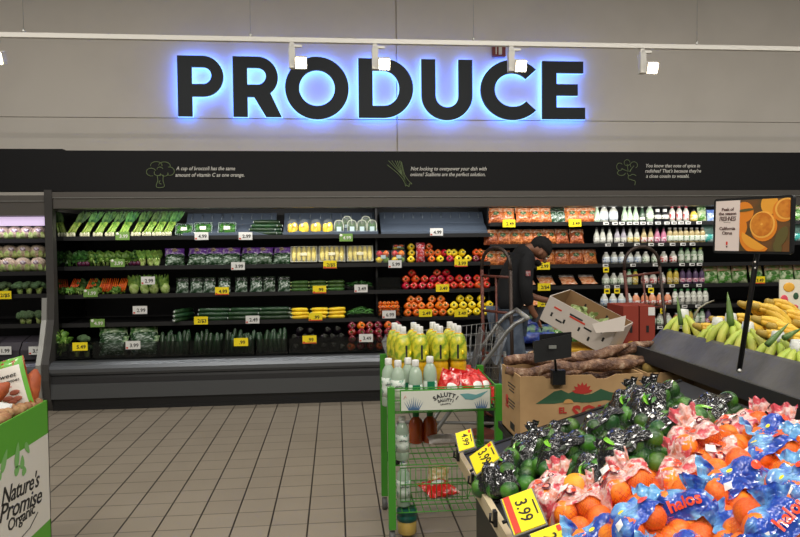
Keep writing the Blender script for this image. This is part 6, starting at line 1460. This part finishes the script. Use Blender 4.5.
mb = MB(); mb.box((Lx/2, .0012, -Dz/2), (Lx, .002, Dz)); mb.box((Lx/2, Ly-.0012, -Dz/2), (Lx, .002, Dz)); mb.box((.0012, Ly/2, -Dz/2), (.002, Ly, Dz)); mb.box((Lx-.0012, Ly/2, -Dz/2), (.002, Ly, Dz)); mb.build('brown_lining', KRI, ob)
for k, (u, v) in enumerate(((.12, -.6), (.32, -.62), (.55, -.6), (.9, -.5), (.72, -.75))):
    mb = MB(); mb.box((Lx*u, -t-.001, Dz*v), (.014, .002, .03)); mb.build('vent_hole', INK, ob)
for k, (u, v, w_, m) in enumerate(((.17, -.3, .06, REDP), (.45, -.25, .1, NV), (.48, -.33, .12, REDP), (.25, -.7, .05, INK), (.66, -.45, .06, INK), (.8, -.3, .05, INK))):
    mb = MB(); mb.box((Lx*u, -t-.001, Dz*v), (w_, .002, .012)); mb.build('carton_print', m, ob)
for k, u in enumerate((.3, .65)):
    mb = MB(); mb.box((Lx*u, Ly-.004, -.06), (.014, .002, .035)); mb.build('vent_hole', INK, ob)
slabq = [at(592, 324, Y=4.42), at(626, 315.5, Y=4.38), at(624, 331, Y=4.36), at(596, 333, Y=4.40)]
Mi2 = (Matrix.Translation(A) @ Mo).inverted(); slab('end_flap', [Mi2 @ q for q in slabq], .005, WCB, ob)
PGR = mat('pale_green_veg', (164, 184, 120), .5, c2=(196, 206, 156), ns=30)
for i in range(9):
    def veg():
        mb = MB()
        for k in range(6): blade(mb, (0, 0, 0), (.05*cos(k), .05*sin(k), .05), .05, .012, ruf=.02, seed=k)
        mb.ell((0, 0, .015), .03, 10, 7, fn=lambda d: 1+.2*noise.noise(d*4)); return mb.build('pale_green_head', PGR)
    q = Mo @ Vector((Lx*(.3+.2*(i % 3)), .08+.11*(i//3), -Dz+.075)); inst('veg', veg, A+q, (0, .2, i), 1.2, 'pale leafy green head inside the open white carton', 'leafy greens', 'greens in the open carton')
RC = mat('brick_red_carton', (142, 50, 34), .7); RCB = mat('red_carton_badge', (190, 150, 60), .7)
def rcart():
    r = empty('red_carton'); MB().box((0, 0, .24), (.115, .3, .48)).build('carton', RC, r); MB().ell((0, -.151, .17), (.04, .003, .055), 16, 8).build('yellow_badge', RCB, r); MB().ell((0, -.153, .17), (.028, .003, .042), 16, 8).build('badge_centre', mat('badge_brown', (110, 84, 50), .7), r); MB().box((0, -.151, .31), (.02, .003, .05)).build('hand_hole', INK, r)
    return r
zb_ = ZZ(306, XX(632, 4.95, 1), 4.8)-.48
for i, px in enumerate((631, 647.5)):
    inst('rc', rcart, (XX(px, 4.8, .9), 4.95, zb_), label='brick-red upright carton with yellow badge, '+['left', 'right'][i]+' of the pair by the hand truck', cat='carton')
def bcart():
    r = empty('brown_carton'); MB().box((0, 0, 0), (.36, .34, zb_/2-.003)).build('carton', KR, r); MB().box((0, -.171, .0), (.08, .002, .03)).build('hand_hole', INK, r); return r
for k in range(2): inst('bc', bcart, (XX(640, 4.95, .4), 4.95, zb_/4+zb_/2*k), label='brown carton under the red cartons, '+['lower', 'upper'][k], cat='carton')
slip = MB().box((0, 0, 0), (.05, .002, .06)).build('shipping_label', STK); slip.parent = bpy.data.objects['red_carton.001'] if 'red_carton.001' in bpy.data.objects else None
slip.location = (.03, -.152, .44)

# ================================================================== THE WORKER
SKIN = mat('skin_brown', (132, 88, 64), .55); JK = mat('black_jacket', (11, 12, 15), .85, c2=(17, 18, 22), ns=8); JN = mat('blue_grey_jeans', (74, 86, 104), .85, c2=(96, 108, 124), ns=12); HR = mat('black_hair', (16, 13, 12), .8, bump=.8, bs=200); SHO = mat('dark_shoe', (30, 28, 28), .6)
wx, wy = XX(517, 6.02, 1.4), 6.02
wk = empty('person', (wx, wy, 0)); tag(wk, 'worker in black jacket and jeans bending over the carrot shelves', 'person')
def skin_obj(name, verts, edges, radii, m, root=0, sub=2, parent=wk):
    me = bpy.data.meshes.new(name); me.from_pydata([Vector(v) for v in verts], edges, []); me.materials.append(m)
    o = bpy.data.objects.new(name, me); COL.objects.link(o); o.parent = parent
    sk = o.modifiers.new('skin', 'SKIN'); sk.use_smooth_shade = True
    for i, sv in enumerate(me.skin_vertices[0].data):
        rr = radii[i]; sv.radius = rr if isinstance(rr, tuple) else (rr, rr); sv.use_root = (i == root)
    sb = o.modifiers.new('subdivision', 'SUBSURF'); sb.levels = sub-1; sb.render_levels = sub
    for p in me.polygons: p.use_smooth = True
    return o
PV = (-.08, 0, .93); CH = (-.0, 0, 1.30); SHm = (.03, 0, 1.44); NK = (.12, 0, 1.49); HD = (.205, 0, 1.47); HT = (.275, 0, 1.40)
V = [PV, (-.08, 0, 1.10), CH, SHm, NK, HD, HT]; Eg = [(0, 1), (1, 2), (2, 3), (3, 4), (4, 5), (5, 6)]; Rr = [.07, .07, .08, .05, .05, (.092, .082), (.062, .06)]
def chain(st, pts, rad_):
    k = st
    for p, q in zip(pts, rad_): V.append(p); Rr.append(q); Eg.append((k, len(V)-1)); k = len(V)-1
    return k
for s in (-1, 1):
    h = chain(3, [(.04, s*.17, 1.40), (.015, s*.22, 1.13)] + ([(.08, s*.17, .95), (.12, s*.15, .89)] if s < 0 else [(.22, s*.12, 1.02), (.33, s*.1, 1.0)]), [.045, .04, .030, .032])
    hp = V[h]; dx = .055 if s > 0 else .03; dz = -.02 if s > 0 else -.05
    for f_ in range(4): chain(h, [(hp[0]+dx+.01*f_*0, hp[1]+(f_-1.5)*.02, hp[2]+dz), (hp[0]+dx*1.7, hp[1]+(f_-1.5)*.022, hp[2]+dz*1.9-.01-.004*(f_ % 2))], [.010, .008])
    chain(h, [(hp[0]+dx*.3, hp[1]+.04, hp[2]+dz*.4), (hp[0]+dx*.9, hp[1]+.055, hp[2]+dz*.9)], [.011, .009])
    chain(0, [(-.09, s*.10, .86), (-.02 if s < 0 else -.06, s*.11, .50), (-.06 if s < 0 else -.12, s*.11, .09), (.06 if s < 0 else .0, s*.12, .045)], [.05, .045, .035, .03])
skin_obj('body', V, Eg, Rr, SKIN)
jv = [(-.085, 0, .90), (-.06, 0, 1.08), (-.005, 0, 1.3), SHm, (.085, 0, 1.475)]; je = [(0, 1), (1, 2), (2, 3), (3, 4)]; jr_ = [.15, .145, .15, .12, .07]
for s in (-1, 1):
    b = len(jv); pts = [(.04, s*.17, 1.40), (.015, s*.225, 1.13)] + ([(.06, s*.18, .98)] if s < 0 else [(.17, s*.14, 1.04)]); jv += pts; jr_ += [.075, .062, .048]; je += [(3, b), (b, b+1), (b+1, b+2)]
skin_obj('jacket', jv, je, jr_, JK)
tv = [(-.08, 0, .90)]; te = []; trr = [.15]
for s in (-1, 1):
    b = len(tv); tv += [(-.09, s*.10, .84), (-.02 if s < 0 else -.06, s*.11, .50), (-.06 if s < 0 else -.12, s*.11, .12), (-.06 if s < 0 else -.12, s*.11, .07)]; trr += [.105, .078, .062, .062]; te += [(0, b), (b, b+1), (b+1, b+2), (b+2, b+3)]
skin_obj('jeans', tv, te, trr, JN)
for s in (-1, 1):
    x_ = -.06 if s < 0 else -.12
    mb = MB(); mb.tube([(x_-.06, s*.12, .04), (x_+.0, s*.12, .05), (x_+.12, s*.12, .04), (x_+.19, s*.12, .03)], [.028, .045, .04, .02], 12); mb.build('shoe', SHO, wk)
MH = Matrix.Translation((.215, 0, 1.465)) @ Matrix.Rotation(radians(48), 4, 'Y')
hr = MB(); hr.ell((-.015, 0, .022), (.105, .088, .105), 20, 14, fn=lambda d: (1+.06*noise.noise(d*9)) if (d.z > -.1 or d.x < -.3) else .72, M=MH); hr.build('hair', HR, wk)
fcx = MB(); fcx.ell((.098, 0, -.035), (.022, .013, .02), 8, 6, M=MH); fcx.build('nose', SKIN, wk)
for s in (-1, 1):
    e = MB(); e.ell((.0, s*.086, -.03), (.018, .010, .028), 8, 6, M=MH); e.build('ear', SKIN, wk)
    e = MB(); e.ell((.086, s*.033, -.015), (.010, .014, .008), 8, 6, M=MH); e.build('eye', mat('eye_white', (190, 184, 176), .3), wk)
    e = MB(); e.tube([(.089, s*.05, .006), (.097, s*.018, .008)], .005, 5, M=MH); e.build('eyebrow', HR, wk)
e = MB(); e.ell((.07, 0, -.095), (.035, .045, .03), 12, 8, M=MH); e.build('beard', HR, wk)
e = MB(); e.tube([(.094, -.022, -.072), (.103, 0, -.07), (.094, .022, -.072)], .005, 5, M=MH); e.build('mouth', mat('lip_brown', (110, 62, 54), .5), wk)
e = MB(); e.box((.02, -.287, 1.27), (.04, .004, .045)); o = e.build('sleeve_patch', mat('patch_white', (170, 150, 150), .6, c2=(150, 50, 50), ns=60), wk)
ph = MB().box((0, 0, 0), (.02, .08, .15)).build('scanner', mat('scanner_grey', (60, 62, 66), .4)); ph.location = (wx+.15, wy-.15, .90); ph.rotation_euler = (0, radians(35), .2); tag(ph, 'dark handheld scanner held by the worker', 'scanner')
